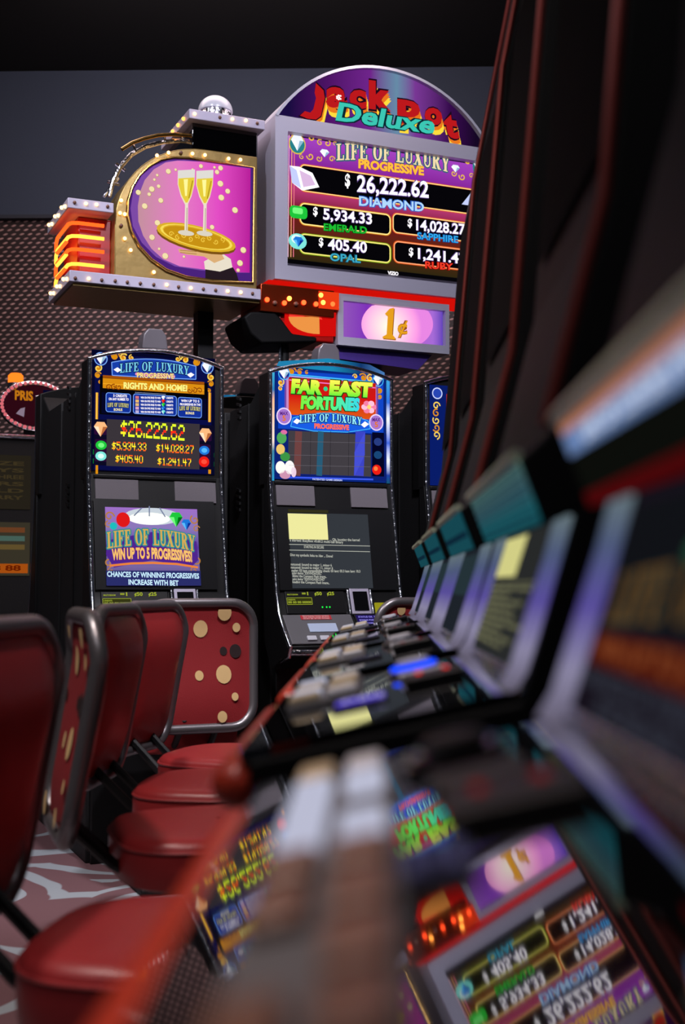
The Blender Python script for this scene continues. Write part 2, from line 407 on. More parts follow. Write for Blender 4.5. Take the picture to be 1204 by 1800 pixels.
# ------------------------------------------------------------------ far row: upright slot machines
GOLDC = em((232, 150, 20), .9); GOLDL = em((255, 214, 90), 1.0); NAVY = em((8, 12, 70), .8); BLUE = em((16, 56, 190), .9); CYAN = em((70, 190, 255), 1.0)
WHT = em((255, 250, 255), 1.15); DARK = em((16, 15, 20), .8); VIOLET = em((120, 50, 190), .9); PINK = em((250, 120, 200), 1.0)
REDG = em((240, 24, 16), 1.0); GREENG = em((20, 190, 40), 1.0); TEALG = em((30, 190, 190), 1.0); PALE = em((200, 210, 255), 1.0); BLACKG = em((6, 5, 9), 1.0)
ORANGE = em((250, 130, 30), 1.0); DKBLUE = em((6, 8, 46), .7); LBLUE = em((120, 170, 255), 1.0); DKRED = em((120, 10, 10), .9)
GEMS = {'diamond': (em((235, 240, 255), 1.1), em((255, 255, 255), 1.2), em((150, 190, 215), 1)), 'ruby': (em((240, 30, 20), 1), em((255, 80, 60), 1), em((150, 0, 0), 1)),
        'emerald': (em((30, 200, 60), 1), em((120, 255, 130), 1), em((0, 110, 20), 1)), 'sapphire': (em((30, 120, 220), 1), em((90, 190, 255), 1), em((10, 50, 150), 1)),
        'opal': (em((130, 235, 225), 1), em((225, 255, 250), 1), em((20, 150, 160), 1)), 'amber': (em((255, 190, 130), 1), em((255, 235, 200), 1), em((190, 110, 60), 1))}

PROF = [(.0, 2.12), (-.0, 1.615), (-.085, 1.12), (-.12, 1.02), (-.25, .885), (-.235, .85), (-.06, .78), (-.03, .0)]
W_ = .60
def far_machine(x0, name, label, group, art, W=W_):
    off = (x0+W/2, .28, 0)
    t = fthing(name, label, 'slot machine', off, group)
    sh = lambda mb: mb.xf(lambda p: p+Vector((x0, 0, 0)))
    # cabinet, deep black box behind the front
    MBc = MB().m(CABINET)
    side = [(.10, 2.10), (.27, 2.0), (.57, 2.0), (.57, 0), (0, 0), (0, .78), (-.1, .88), (-.02, 1.1), (.02, 1.6), (.03, 2.1)]
    sh(MBc.prism(side, 0, .015, W-.015)); MBc.build('cabinet', t, off, smooth=20, bevel=.006)
    v = MB().m(BLACK)
    for zz in (1.5, 1.94):
        for k in range(4):
            v.prism([(.40, zz+k*.03), (.45, zz+.012+k*.03), (.45, zz+.024+k*.03), (.40, zz+.012+k*.03)], 0, .006, .016)
    v.box(.009, .016, .286, .292, .5, 2.0)
    sh(v); v.build('side_vents', t, off, smooth=0)
    # front housing with arched head
    n = 16; arch = [(.0, 1.6)]+[(W*i/n, 2.105+.055*(1-(2*i/n-1)**2)) for i in range(n+1)]+[(W, 1.6)]
    f = MB().m(BLACK)
    f.prism(arch, 1, -.0, .12)
    f.prism([(0, 1.62), (-.085, 1.12), (-.12, 1.02), (-.25, .885), (-.235, .85), (-.06, .78), (.05, .9), (.05, 1.62)], 0, .0, W)
    sh(f); f.build('front_housing', t, off, smooth=30, bevel=.005)
    MBp = MB().m(BLACK).box(.03, W-.03, -.03, .05, 0, .79); sh(MBp); MBp.build('base_door', t, off, bevel=.006)
    # chrome: tubes down both edges and along the arched head
    c = MB().m(CHROME)
    for xx in (.008, W-.008):
        c.tube([(xx, 0.0-.008, 2.10), (xx, -.008, 1.62), (xx, -.06, 1.3), (xx, -.093, 1.12), (xx, -.128, 1.02), (xx, -.2, .945), (xx, -.262, .885), (xx, -.25, .845), (xx, -.15, .82)], .0095, 12)
    c.tube([(W*i/n, -.006, 2.103+.055*(1-(2*i/n-1)**2)) for i in range(n+1)], .0095, 12)
    c.tube([(.012, -.256, .862), (W*.25, -.272, .858), (W*.75, -.272, .858), (W-.012, -.256, .862)], .0145, 12)
    sh(c); c.build('chrome_trim', t, off, smooth=40)
    # upper bezel, speakers, middle band
    s = MB().m(BLACK).box(.03, W-.03, -.012, .02, 1.6, 1.615); sh(s); s.build('lower_ledge', t, off, bevel=.003)
    pl = Plane((x0, -.004, 1.62), (1, 0, 0), (0, .085, .495))
    for a in (.035, W-.035-.185):
        k = MB().m(CLOTHGREY); o = pl
        pts = [(a, -.025), (a+.185, -.025), (a+.185, -.118), (a, -.118)]
        k.add([o.at(u, vv, .004) for u, vv in pts]+[o.at(u, vv, -.01) for u, vv in pts], [(3, 2, 1, 0), (0, 1, 5, 4), (1, 2, 6, 5), (2, 3, 7, 6), (3, 0, 4, 7)])
        k.build('speaker', t, off, smooth=0, bevel=.002)
    # candle on top
    cb = MB().m(BLACK).box(W/2-.055, W/2+.055, .03, .11, 2.14, 2.17); sh(cb); cb = cb.build('candle', t, off, bevel=.006)
    cl = MB().m(pbr('smoked_lens', (96, 92, 98), .22, spec=.6))
    q = [(-.058, 2.172), (.058, 2.172), (.05, 2.235), (.03, 2.262), (-.03, 2.262), (-.05, 2.235)]
    cl.prism([(W/2+a, b) for a, b in q], 1, .025, .115); sh(cl); cl = cl.build('candle_lens', cb, off, bevel=.006)
    art(x0, t, off, pl)
    return t

PM = lambda x0: Plane((x0, -.003, 1.6))                                   # marquee face
PC = lambda x0: Plane((x0, -.122, 1.02), (1, 0, 0), (0, .035, .10))       # upper console
PD = lambda x0: Plane((x0, -.254, .885), (1, 0, 0), (0, .13, .135))       # sloping button deck
def labels_row(g, pts):
    yl = em((190, 210, 60), .9)
    for s, a, b, h in pts: g.txt(s, a, b, h, yl, 3)

def art_left(x0, t, off, pl):
    p = PM(x0); g = G(p)
    bg = em((7, 9, 44), .8)
    g.rect((161, 614), (377, 835), bg, 0); g.rect((167, 621), (371, 833), em((10, 14, 74), .9), 1)
    for c, r, ro, fl in (((202, 627), 8, 0, 1), ((217, 629), 7, 40, 1), ((231, 629), 5, 90, 1), ((172, 647), 7, 90, -1), ((172, 660), 6, 30, 1), ((176, 672), 4, 0, 1),
                         ((325, 633), 7, 180, -1), ((344, 637), 8, 120, -1), ((312, 631), 5, 60, -1), ((371, 663), 7, 90, 1), ((370, 675), 6, 150, -1), ((367, 687), 4, 150, -1)):
        g.curl(c, r, GOLDL if r % 2 else GOLDC, 2, ro, fl); g.ell(c, r*.55, r*.55, GOLDC, 1.8)
    for c in ((177, 631), (364, 646)):
        g.ell(c, 11, 11, em((20, 30, 110), 1), 2.4); g.ell(c, 11, 11, LBLUE, 2.8, inner=.86); g.gem(c, 9, 9, GEMS['amber'] if 0 else GEMS['diamond'], 3.2)
    for xa, xb in ((168, 172), (366, 370.5)):
        g.rect((xa, 690), (xb, 742), GOLDC, 1.6); g.rect((xa+1.2, 690), (xa+2.4, 742), GOLDL, 1.9)
        g.rect((xa, 812), (xb, 833), GOLDC, 1.6)
    # banner
    ban = [(197, 660), (196, 637)]+[(196+148*i/10, 637+7*i/10-9*(1-(i/5-1)**2)) for i in range(1, 10)]+[(344, 644), (344, 667), (270, 664)]
    g.poly(ban, em((24, 62, 170), 1), 2); g.path(ban+[ban[0]], 1.4, LBLUE, 2.5)
    g.ser('LIFE OF LUXURY', (210, 656), (331, 660), 15, em((120, 205, 235), 1), 5, out=em((10, 24, 90), .9), ow=1.4, arch=5)
    g.poly([(206, 646), (213, 651), (206, 655), (199, 650)], WHT, 5); g.poly([(335, 655), (341, 659), (334, 664), (328, 659)], WHT, 5)
    g.rect((237, 655), (307, 665), em((235, 150, 190), 1), 5.5, r=.006); g.txt('PROGRESSIVE', (240, 664), (305, 666), 8, em((255, 238, 150), 1), 7, out=em((150, 30, 90), 1))
    # feature window
    g.rect((175, 661), (364, 739), BLACKG, 6); g.rect((180, 665), (358, 694), GOLDC, 7.2)
    g.rect((180, 674), (358, 687), em((250, 176, 40), 1), 7.6); g.rect((180, 664.5), (358, 672), em((170, 84, 10), .9), 7.7)
    for i in range(3): g.curl((190+i*9, 681), 5, em((150, 70, 10), .9), 8, i*70); g.curl((350-i*9, 687), 5, em((150, 70, 10), .9), 8, 180-i*70, -1)
    g.txt('RIGHTS AND HOME!', (216, 683), (328, 688), 9.5, em((255, 240, 130), 1.1), 9.5, bold=.05, out=em((120, 40, 0), .9))
    g.rect((178, 690), (362, 737), DKBLUE, 7)
    for a, b in (((185, 690), (229, 727)), ((233, 692), (309.5, 732)), ((311.5, 698), (353.5, 736))):
        g.rect(a, b, em((20, 52, 160), .9), 8, r=.012); g.frame(a, b, .003, LBLUE, 8.6, r=.012)
    for s, a, b, h in (('5 CREDITS', (198, 698), (222, 699), 4), ('ON ANY NUMBER TO', (190, 704), (225, 705), 4), ('WIN UP TO 5', (317, 707), (349, 708), 4), ('PROGRESSIVES IN THE', (315, 713), (351, 714), 3.6)): g.txt(s, a, b, h, WHT, 10)
    for xa, ya in ((188, 716), (314, 722)): g.ser('LIFE OF LUXURY', (xa, ya), (xa+37, ya+1.5), 6.5, em((235, 230, 150), 1), 10, out=NAVY, ow=.7, arch=1); g.txt('BONUS', (xa+11, ya+6.5), (xa+26, ya+7), 4, em((255, 240, 170), 1), 10)
    g.rect((236, 690.5), (290, 693.5), PALE, 10)
    for i in range(5):
        y = 700+i*6.3
        g.rect((237, y-3.5), (243, y+1.8), (em((220, 120, 120), 1), em((240, 190, 110), 1), em((230, 190, 120), 1), em((220, 170, 200), 1), em((190, 180, 220), 1))[i], 9.5)
        g.txt('WIN ON FIVE FIVES TO WIN', (246, y+1), (281, y+2), 3.2, WHT, 10); g.gem((286, y), 3.4, 3.4, GEMS[('diamond', 'ruby', 'emerald', 'sapphire', 'opal')[i]], 10); g.txt('CREDITS', (291, y+1.7), (303, y+2), 3, WHT, 10)
    # dot-matrix jackpot window
    g.rect((165, 737), (375, 826), em((14, 12, 40), .8), 6); g.rect((187, 737), (349.5, 825.5), em((58, 52, 58), 1), 7.5)
    Y1, Y2, Y3, Y4 = em((220, 255, 40), 1.25), em((255, 226, 40), 1.25), em((255, 190, 30), 1.25), em((255, 90, 20), 1.3)
    big = [Y1, Y1, Y2, em((255, 40, 20), 1.2), em((255, 70, 30), 1.2), Y2, Y1]; sm = [Y4, Y2, Y2, Y2, Y3, Y3, Y4]
    g.led('$26,222.62', (211, 767), (323, 775), 26, big, 9)
    g.led('$5,934.33', (195.7, 791.5), (256, 793.5), 14, sm, 9); g.led('$14,028.27', (273.5, 795), (339, 798), 14, sm, 9)
    g.led('$405.40', (202, 813.5), (250, 815), 13, sm, 9); g.led('$1,241.47', (276, 818), (334.5, 820.5), 13, sm, 9)
    for c, k in (((176, 755), 'amber'), ((177, 783), 'emerald'), ((176.5, 802), 'opal'), ((360, 766), 'amber'), ((358, 792), 'sapphire'), ((357.6, 812), 'ruby')):
        g.rect((c[0]-11, c[1]-11), (c[0]+11, c[1]+10), em((48, 14, 60), .8), 7.2, r=.006)
        if k == 'amber': g.gem(c, 11, 12, GEMS[k], 8)
        else: g.ell(c, 9, 7.5 if k != 'ruby' else 9, GEMS[k][0], 8); g.ell(c, 5, 4, GEMS[k][1], 8.5)
    g.rect((187, 827), (365, 833.5), em((10, 20, 90), .9), 3)
    for y in (790, 806): g.rect((163, y), (168, y+9), em((10, 120, 50), .7), 3); g.rect((371.5, y+6), (376, y+14), em((10, 120, 50), .7), 3)
    lab(g.build('marquee_display', t, off), 'gold and blue backlit marquee with yellow dot-matrix jackpot amounts')
    # main screen
    pl2 = Plane(pl.at(0, 0, .006), pl.U, pl.V); r = MB().m(BLACK)
    g0 = G(pl2, r); g0.rect((164, 876), (383, 1036), pbr('dark_bezel', (22, 22, 24), .35), 0); r.build('screen_bezel', t, off, smooth=0, fix=False)
    g = G(Plane(pl.at(0, 0, .008), pl.U, pl.V))
    lo = pl.P(184, 1030)[1]; hi = pl.P(184, 892)[1]
    a0, a1 = pl.at(0, lo).z, pl.at(0, hi).z
    g.rect((184.5, 891), (352.5, 1029.5), grad('screen_lilac', 2, a0, a1, [(0, (56, 48, 110)), (.25, (130, 110, 175)), (.5, (92, 60, 165)), (.75, (150, 130, 200)), (1, (170, 120, 215))], .85), 0)
    g.ell((268, 908), 46, 14, em((205, 215, 225), 1), 2); g.ell((262, 912), 34, 10, em((250, 255, 240), 1.2), 3)
    for a, b in (((235, 907), (249, 893)), ((262, 908), (262, 890)), ((290, 909), (280, 893))): g.bar(a, b, 2, em((120, 130, 160), 1), 4)
    g.ell((216, 914), 11, 12, em((225, 25, 25), 1), 4); g.gem((309, 914), 11, 12, GEMS['emerald'], 4); g.gem((327, 923), 8, 9, GEMS['sapphire'], 4); g.ell((199, 925), 6, 6, TEALG, 4)
    for c, r_, ro in (((192, 908), 8, 0), ((191, 922), 6, 100), ((342, 914), 8, 120), ((345, 930), 6, 20), ((191, 990), 7, 10), ((346, 985), 7, 200), ((195, 1004), 6, 90), ((341, 1003), 6, 90)): g.curl(c, r_, em((190, 130, 70), .9), 2, ro)
    g.poly([(186, 975), (188, 950), (268, 935), (345, 952), (348, 985), (335, 998), (268, 985), (200, 998)], em((84, 40, 150), .9), 2.5)
    g.ser('LIFE OF LUXURY', (188, 965), (342, 970), 26, em((216, 172, 84), 1), 6, out=em((40, 150, 150), .9), ow=1.8, arch=8)
    g.txt('WIN UP TO 5 PROGRESSIVES!', (196, 984.5), (337, 988), 16, em((250, 196, 110), 1), 8, bold=.05, out=em((120, 16, 110), 1), outw=.1, arch=4)
    g.path([(192, 995), (230, 991), (268, 990), (310, 992), (347, 998)], 3.5, em((235, 130, 60), 1), 7)
    g.rect((186, 1003), (353, 1029.5), em((44, 48, 110), .9), 4)
    g.txt('CHANCES OF WINNING PROGRESSIVES', (187.5, 1014), (349, 1017.5), 8, em((200, 235, 255), 1.1), 8, bold=.03)
    g.txt('INCREASE WITH BET', (225, 1028), (313, 1030), 8, em((200, 235, 255), 1.1), 8, bold=.03)
    lab(g.build('main_screen', t, off), 'lit violet game screen with gold lettering and coloured gems')
    console(x0, t, off, 0)

def console(x0, t, off, dx):
    """switch strip, label plate, bill acceptor, sloping deck"""
    p = Plane(PC(x0).at(0, 0, .004), PC(x0).U, PC(x0).V); pd = Plane(PD(x0).at(0, 0, .003), PD(x0).U, PD(x0).V)
    at = lambda P, u, v, w=0: P.at(u, v, w)
    def slab(P, u0, u1, v0, v1, w0, w1, mat, name, parent=None, bev=.003):
        m = MB().m(mat); q = [(u0, v0), (u1, v0), (u1, v1), (u0, v1)]
        m.add([P.at(u, v, w0) for u, v in q]+[P.at(u, v, w1) for u, v in q], [(0, 1, 2, 3), (4, 5, 6, 7), (0, 1, 5, 4), (1, 2, 6, 5), (2, 3, 7, 6), (3, 0, 4, 7)])
        return m.build(name, parent or t, off, smooth=0, bevel=bev)
    cp = slab(p, .045, .33, .0, .105, -.004, .004, BLACK, 'label_panel')
    g = G(Plane(p.at(0, 0, .005), p.U, p.V), px=False)
    yl = em((176, 190, 60), .8)
    for s, u, wd in (('MULTI DENOM', .055, .05), ('=1', .125, .03), ('\u00a250', .185, .035), ('\u00a225', .245, .035)):
        g = G(Plane(p.at(0, 0, .005), p.U, p.V), px=False); g.txt(s, (u, .086), (u+wd, .086), .015 if wd < .04 else .006, yl, 1); g.build('denomination_label', cp, off)
    g = G(Plane(p.at(0, 0, .005), p.U, p.V), px=False)
    g.rect((.05, .075), (.17, .042), em((62, 64, 24), .7), 0); g.frame((.05, .075), (.17, .042), .002, yl, 1, r=.003)
    g.txt('CREDITS', (.055, .062), (.09, .062), .006, yl, 1); g.txt('00 00 00 00000', (.055, .049), (.165, .049), .009, yl, 1)
    g.build('credit_plate', cp, off)
    for u in (.215, .235, .25): g = G(Plane(p.at(0, 0, .005), p.U, p.V), px=False); g.ell((u, .03), .004, .004, em((30, 230, 70), 1.4), 1, n=8); g.build('status_light', cp, off)
    ba = slab(p, .355, .45, -.005, .115, -.004, .012, SILVER, 'bill_acceptor')
    slab(p, .367, .438, .01, .10, .012, .016, SCREENGLASS, 'bill_slot', ba, .002)
    for u in (.345, .458):
        ln = MB().m(CHROME); ln.tube([p.at(u, -.004, .008), p.at(u, .11, .008)], .006, 8); ln.build('guide_rail', ba, off)
    slab(p, .475, .575, .0, .05, -.004, .005, em((186, 180, 40), .6), 'yellow_card', None, .001)
    dk = slab(pd, .02, .345, .012, .18, -.003, .005, GREY, 'button_deck')
    slab(pd, .36, .56, .05, .18, -.003, .006, BLACK, 'info_display_frame')
    g = G(Plane(pd.at(0, 0, .007), pd.U, pd.V), px=False)
    g.rect((.365, .172), (.51, .07), em((38, 26, 96), .8), 0)
    for i in range(5): g.txt(('STATUS OK  READY', 'BONUS POINTS', 'WELCOME', 'INSERT CARD', 'HOST LINK')[i], (.375, .155-i*.019), (.375+(.12, .09, .07, .085, .07)[i], .155-i*.019), .009, em((150, 140, 240), .9), 1)
    g.build('info_display', t, off)
    rl = slab(pd, .10, .245, .148, .174, .005, .007, pbr('red_label', (196, 40, 52), .5), 'red_label', dk, .0005)
    gl = G(Plane(pd.at(0, 0, .0082), pd.U, pd.V), px=False)
    gw = pbr('label_ink', (235, 190, 190), .6)
    for i in range(3): gl.txt(('MALFUNCTION VOIDS', 'ALL PAYS AND PLAYS', 'MUST BE 18 OR OLDER')[i], (.11, .166-i*.008), (.235, .166-i*.008), .005, gw, 0)
    gl.build('label_text', rl, off)
    slab(pd, .12, .255, .075, .125, .005, .009, pbr('pale_card', (186, 200, 226), .5), 'service_button', dk)
    for u in (.095, .155, .26, .31): slab(pd, u, u+.043, .025, .05, .005, .015, WHITEPL, 'button', dk)

def art_right(x0, t, off, pl):
    p = PM(x0); g = G(p)
    g.rect((483, 645), (678.5, 849), em((10, 40, 130), .9, True), 0); g.rect((489, 650), (674, 845), em((18, 70, 200), 1, True), 1)
    for c, r, ro, fl in (((513, 653), 8, 0, 1), ((527, 654), 6, 40, 1), ((539, 655), 4, 60, 1), ((493, 672), 7, 90, -1), ((493, 683), 5, 40, 1), ((624, 662), 5, 180, -1), ((638, 664), 8, 150, -1), ((650, 665), 7, 60, 1), ((667, 686), 8, 80, 1), ((667, 697), 6, 120, 1)):
        g.curl(c, r, GOLDL if r % 2 else GOLDC, 2, ro, fl); g.ell(c, r*.5, r*.5, GOLDC, 1.8)
    for c in ((499, 657), (664, 669)): g.ell(c, 11, 11, em((16, 44, 150), 1), 2.4); g.ell(c, 11, 11, CYAN, 2.8, inner=.86); g.gem(c, 9, 9, GEMS['diamond'], 3.2)
    g.bar((508, 658), (660, 672), 2.5, CYAN, 2); g.bar((508, 661), (655, 674.5), 1.5, PALE, 2.2)
    zt, zb = p.X(580, 664).z, p.X(580, 735).z
    g.rect((500, 662), (664, 735), em((120, 70, 160), 1), 2.4); g.rect((503, 665), (661, 733), em((200, 140, 200), 1), 2.7)
    g.rect((507, 663), (660, 738), grad('red_banner', 2, zb, zt, [(0, (225, 90, 20)), (.5, (215, 20, 20)), (1, (190, 30, 20))], 1.0), 3)
    g.bar((508, 668), (659, 682), 2, PINK, 4)
    fx = grad('lime_to_gold', 2, p.X(580, 698).z, p.X(580, 668).z, [(0, (60, 230, 60)), (.5, (190, 240, 60)), (1, (255, 240, 90))], 1.1, False)
    fy = grad('lime_to_teal', 0, p.X(527, 700).x-off[0], p.X(632, 700).x-off[0], [(0, (120, 235, 60)), (.5, (90, 240, 120)), (1, (50, 210, 230))], 1.1, False)
    for (s, a, b, h, m) in (('FAR', (510, 690), (565, 693), 22, fx), ('EAST', (577, 693), (652, 697.5), 23, fx), ('FORTUNES', (527, 717.5), (630, 721.5), 20, fy)):
        g.txt(s, a, b, h, m, 8, bold=.07, out=em((20, 70, 20), .8), outw=.12, slant=.08)
    g.ell((571, 684), 4, 4, em((40, 220, 150), 1), 8)
    for i in range(6): a = i*PI/3; g.ell((647+8*math.cos(a), 716+7*math.sin(a)), 6, 5, em((255, 190, 215), 1.1) if i % 2 else em((250, 130, 170), 1), 8+.2*i)
    g.ell((647, 716), 4, 4, em((255, 220, 120), 1), 10)
    ban = [(510, 750), (514, 735)]+[(514+132*i/10, 735+5*i/10-11*(1-(i/5-1)**2)) for i in range(1, 10)]+[(646, 740), (650, 754), (610, 760), (550, 758)]
    g.poly(ban, em((24, 90, 220), 1.1), 5); g.path(ban+[ban[0]], 1.4, CYAN, 5.5)
    g.ser('LIFE OF LUXURY', (525, 744), (634, 748), 14, em((150, 235, 255), 1.1), 8, out=em((8, 30, 110), .9), ow=1.3, arch=4)
    g.poly([(520, 736), (527, 740), (521, 746), (514, 742)], WHT, 8); g.poly([(640, 741), (647, 746), (639, 752), (633, 747)], WHT, 8)
    g.txt('PROGRESSIVE', (551, 753), (612, 756), 8, em((255, 110, 90), 1.1), 9, bold=.05, out=em((90, 10, 120), 1))
    for c in ((498, 732), (660, 743)):
        g.ell(c, 14, 15, em((170, 120, 210), 1), 7); g.ell(c, 14, 15, em((240, 220, 255), 1), 7.6, inner=.85); g.txt('MAX', (c[0]-7, c[1]-2), (c[0]+7, c[1]-2), 6, em((90, 30, 130), 1), 8); g.txt('5', (c[0]-3, c[1]+8), (c[0]+3, c[1]+8), 9, em((230, 120, 30), 1), 8)
    # reel window
    g.rect((484, 753), (679, 846), em((14, 34, 120), .9), 3)
    g.rect((506, 757), (651, 838), em((66, 62, 68), 1), 5)
    for x, wd, m in ((516, 12, em((112, 66, 66), 1)), (556, 10, em((40, 92, 120), 1)), (622, 17, em((58, 66, 190), 1.1))): g.poly([(x+2, 758), (x+wd+2, 759), (x+wd-1, 837), (x-1, 836)], m, 6)  # reflection streaks on the window drawn as glowing bars
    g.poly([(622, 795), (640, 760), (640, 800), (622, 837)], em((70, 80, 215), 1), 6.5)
    for y in (776, 800, 818): g.bar((507, y), (650, y+3), .8, em((100, 96, 104), 1), 7)
    for x in (545, 580, 612): g.bar((x, 758), (x-1, 837), .8, em((40, 38, 44), 1), 7)
    for c, rx, ry, m in (((494, 770), 9, 10, em((80, 170, 90), 1)), ((492, 790), 8, 9, em((240, 200, 110), 1)), ((500, 803), 9, 8, em((60, 150, 70), 1)), ((492, 822), 9, 11, em((250, 250, 240), 1.1)), ((508, 822), 9, 12, em((245, 240, 240), 1.1)), ((500, 835), 10, 7, em((210, 150, 180), 1)), ((515, 830), 5, 9, em((240, 210, 230), 1)), ((498, 760), 6, 4, em((230, 110, 170), 1))):
        g.ell(c, rx, ry, m, 7)
    g.rect((653, 760), (674, 838), DKBLUE, 6); g.ell((663, 777), 8, 7, em((40, 60, 130), 1), 7); g.ell((663, 800), 8, 7, em((24, 70, 120), 1), 7); g.ell((661, 826), 9, 9, GEMS['ruby'][0], 7); g.ell((659, 824), 4, 4, em((255, 120, 60), 1.2), 8)
    g.bar((500, 839), (655, 843), 3, em((60, 90, 240), 1), 6); g.txt('PATENTED GAME DESIGN', (548, 844), (600, 846), 3, PALE, 8)
    lab(g.build('marquee_display', t, off), 'bright blue and red backlit marquee with lime lettering')
    # glowing corner tubes seen through the chrome edge
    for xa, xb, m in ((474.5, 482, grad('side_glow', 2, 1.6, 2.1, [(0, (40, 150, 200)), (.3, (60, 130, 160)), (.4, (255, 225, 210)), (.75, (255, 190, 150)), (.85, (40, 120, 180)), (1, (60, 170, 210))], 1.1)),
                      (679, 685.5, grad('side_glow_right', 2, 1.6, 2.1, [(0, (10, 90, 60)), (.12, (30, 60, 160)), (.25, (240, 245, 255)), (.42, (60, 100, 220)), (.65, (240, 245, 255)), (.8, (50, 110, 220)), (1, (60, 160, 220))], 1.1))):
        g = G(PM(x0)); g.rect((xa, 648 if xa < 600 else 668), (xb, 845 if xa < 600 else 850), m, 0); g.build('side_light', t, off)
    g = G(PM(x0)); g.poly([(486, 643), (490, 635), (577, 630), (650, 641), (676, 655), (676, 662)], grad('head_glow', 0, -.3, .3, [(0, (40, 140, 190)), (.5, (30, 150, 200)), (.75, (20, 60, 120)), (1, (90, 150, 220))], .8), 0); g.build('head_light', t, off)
    pl2 = Plane(pl.at(0, 0, .006), pl.U, pl.V); r = MB()
    G(pl2, r).rect((484, 893), (697, 1037), pbr('dark_bezel', (22, 22, 24), .35), 0); r.build('screen_bezel', t, off, smooth=0, fix=False)
    g = G(Plane(pl.at(0, 0, .008), pl.U, pl.V))
    g.rect((506, 901), (656, 1034), em((52, 56, 62), 1), 0); tx = em((196, 198, 186), .9)
    g.rect((506, 895), (577, 902), em((56, 54, 30), .8), .5)
    g.rect((505.5, 902.5), (577, 949), em((240, 236, 160), 1.0, True), 1)
    for s, a, b in (('... Ok, booting the kernel', (579, 950.5), (632, 951.5)), ('a started: BusyBox v0.60.2 multi-call binary', (509, 951.5), (603, 955.5)), ('STARTING IN SECURE', (534, 963.5), (569, 964.5)),
                    ('Ding my symbolic links to /dev ... Done?', (510, 977.5), (585, 980)), ('nstuxnel: bound to major 1, minor 6', (511, 994), (583, 996)), ('nstuxnel: bound to major 11, minor 6', (511, 999.5), (585, 1001)),
                    ('oader: 03 ksm compatibility check: 03 lang: 03.3 ksm lang: 10.3', (512, 1005), (633, 1006.5)), ('using device "/DEV/HDA/DISC"', (513, 1009.5), (566, 1010.5)), ('ibbing the Compact Flash Image..', (514, 1014.5), (574, 1016)), ('using device "/SDEV/HDA/SECOND"', (514, 1020), (571, 1021)), ('loading the Compact Flash Image..', (514, 1025), (579, 1027))):
        g.txt(s, a, b, 4.2, tx, 2, bold=.02)
    for y in (957, 967): g.bar((508, y), (650, y+3), 1, tx, 2)
    lab(g.build('main_screen', t, off), 'dark screen with boot text and a pale yellow square')
    console(x0, t, off, 0)

def art_third(x0, t, off, pl):
    p = PM(x0); g = G(p); W = .6
    g = G(p, px=False)
    g.rect((.03, .50), (W-.03, .02), em((10, 30, 110), .9), 0)
    g.ell((.07, .46), .028, .028, em((40, 70, 180), 1), 2); g.ell((.07, .46), .028, .028, PALE, 3, inner=.8)
    for i in range(5): g.curl((.065, .40-i*.035), .02, GOLDC if i % 2 else GOLDL, 2, i*70)
    g.rect((.12, .46), (W-.12, .26), em((200, 40, 30), 1), 1); g.rect((.12, .22), (W-.12, .04), em((60, 58, 64), 1), 1)
    g.txt('FORTUNES', (.16, .33), (W-.16, .33), .08, em((160, 235, 80), 1), 4, bold=.06)
    g.build('marquee_display', t, off)
    g = G(Plane(pl.at(0, 0, .008), pl.U, pl.V), px=False)
    g.rect((.1, -.16), (W-.1, -.47), em((48, 54, 66), .9), 0); g.build('main_screen', t, off)
    console(x0, t, off, 0)

GRP = 'upright slot machines in the far row'
far_machine(0.0, 'slot_machine', 'upright slot machine with yellow dot-matrix jackpot amounts above a violet lit screen', GRP, art_left)
far_machine(.813, 'slot_machine', 'upright slot machine with red and lime marquee above a dark boot-text screen', GRP, art_right, .62)
far_machine(1.60, 'slot_machine', 'upright slot machine half hidden behind the dark near row, only its left edge lit', GRP, art_third)
dupm = [o for o in bpy.data.objects if o.get('category') == 'slot machine']
fm = sorted(dupm, key=lambda o: (MFI @ o.location).x)
dup(fm[0], fworld(.30, .91, 0), ANG+PI, 'slot machine back to back with the dot-matrix jackpot machine, showing only its black side')
dup(fm[1], fworld(1.113, .91, 0), ANG+PI, 'slot machine standing back to back behind the boot-text machine, its grey candle peeking over')

# ------------------------------------------------------------------ overhead signs
BULB = em((255, 196, 120), 5.0); BULBDIM = pbr('unlit_bulb', (120, 84, 70), .3); REDBULB = em((255, 70, 30), 5.0); ORBULB = em((255, 150, 60), 5)
def bulbs(P, pts, parent, off, r=.0085, w=.006):
    first = {}
    for px, py, m in pts:
        q = P.X(px, py) if not isinstance(px, Vector) else px
        q = q+P.N*w
        if m not in first:
            o = MB().m(m).sphere((0, 0, 0), r, 10).build('bulb', parent); first[m] = o
        else:
            o = first[m].copy(); COL.objects.link(o); o.parent = parent
        o.location = q-Vector(off)
def z1(x, y): return (x/2.408, 80+y/2.408)
def z2(x, y): return (430+x/2.5617, 80+y/2.5617)
# --- champagne sign
PS = Plane((0, .35, 0)); X = PS.X
yb = .62
a = X(*z1(700, 1000)); off = (a.x+.12, .62, 0)
t = fthing('neon_sign', 'D-shaped pink lit sign picturing two champagne flutes, with red neon tubes on its left', 'sign', off)
pole_x = X(369, 560).x
MB().m(BLACK).box(pole_x+.02, pole_x+.10, .60, .68, 0, 2.60).build('pole', t, off, bevel=.004)
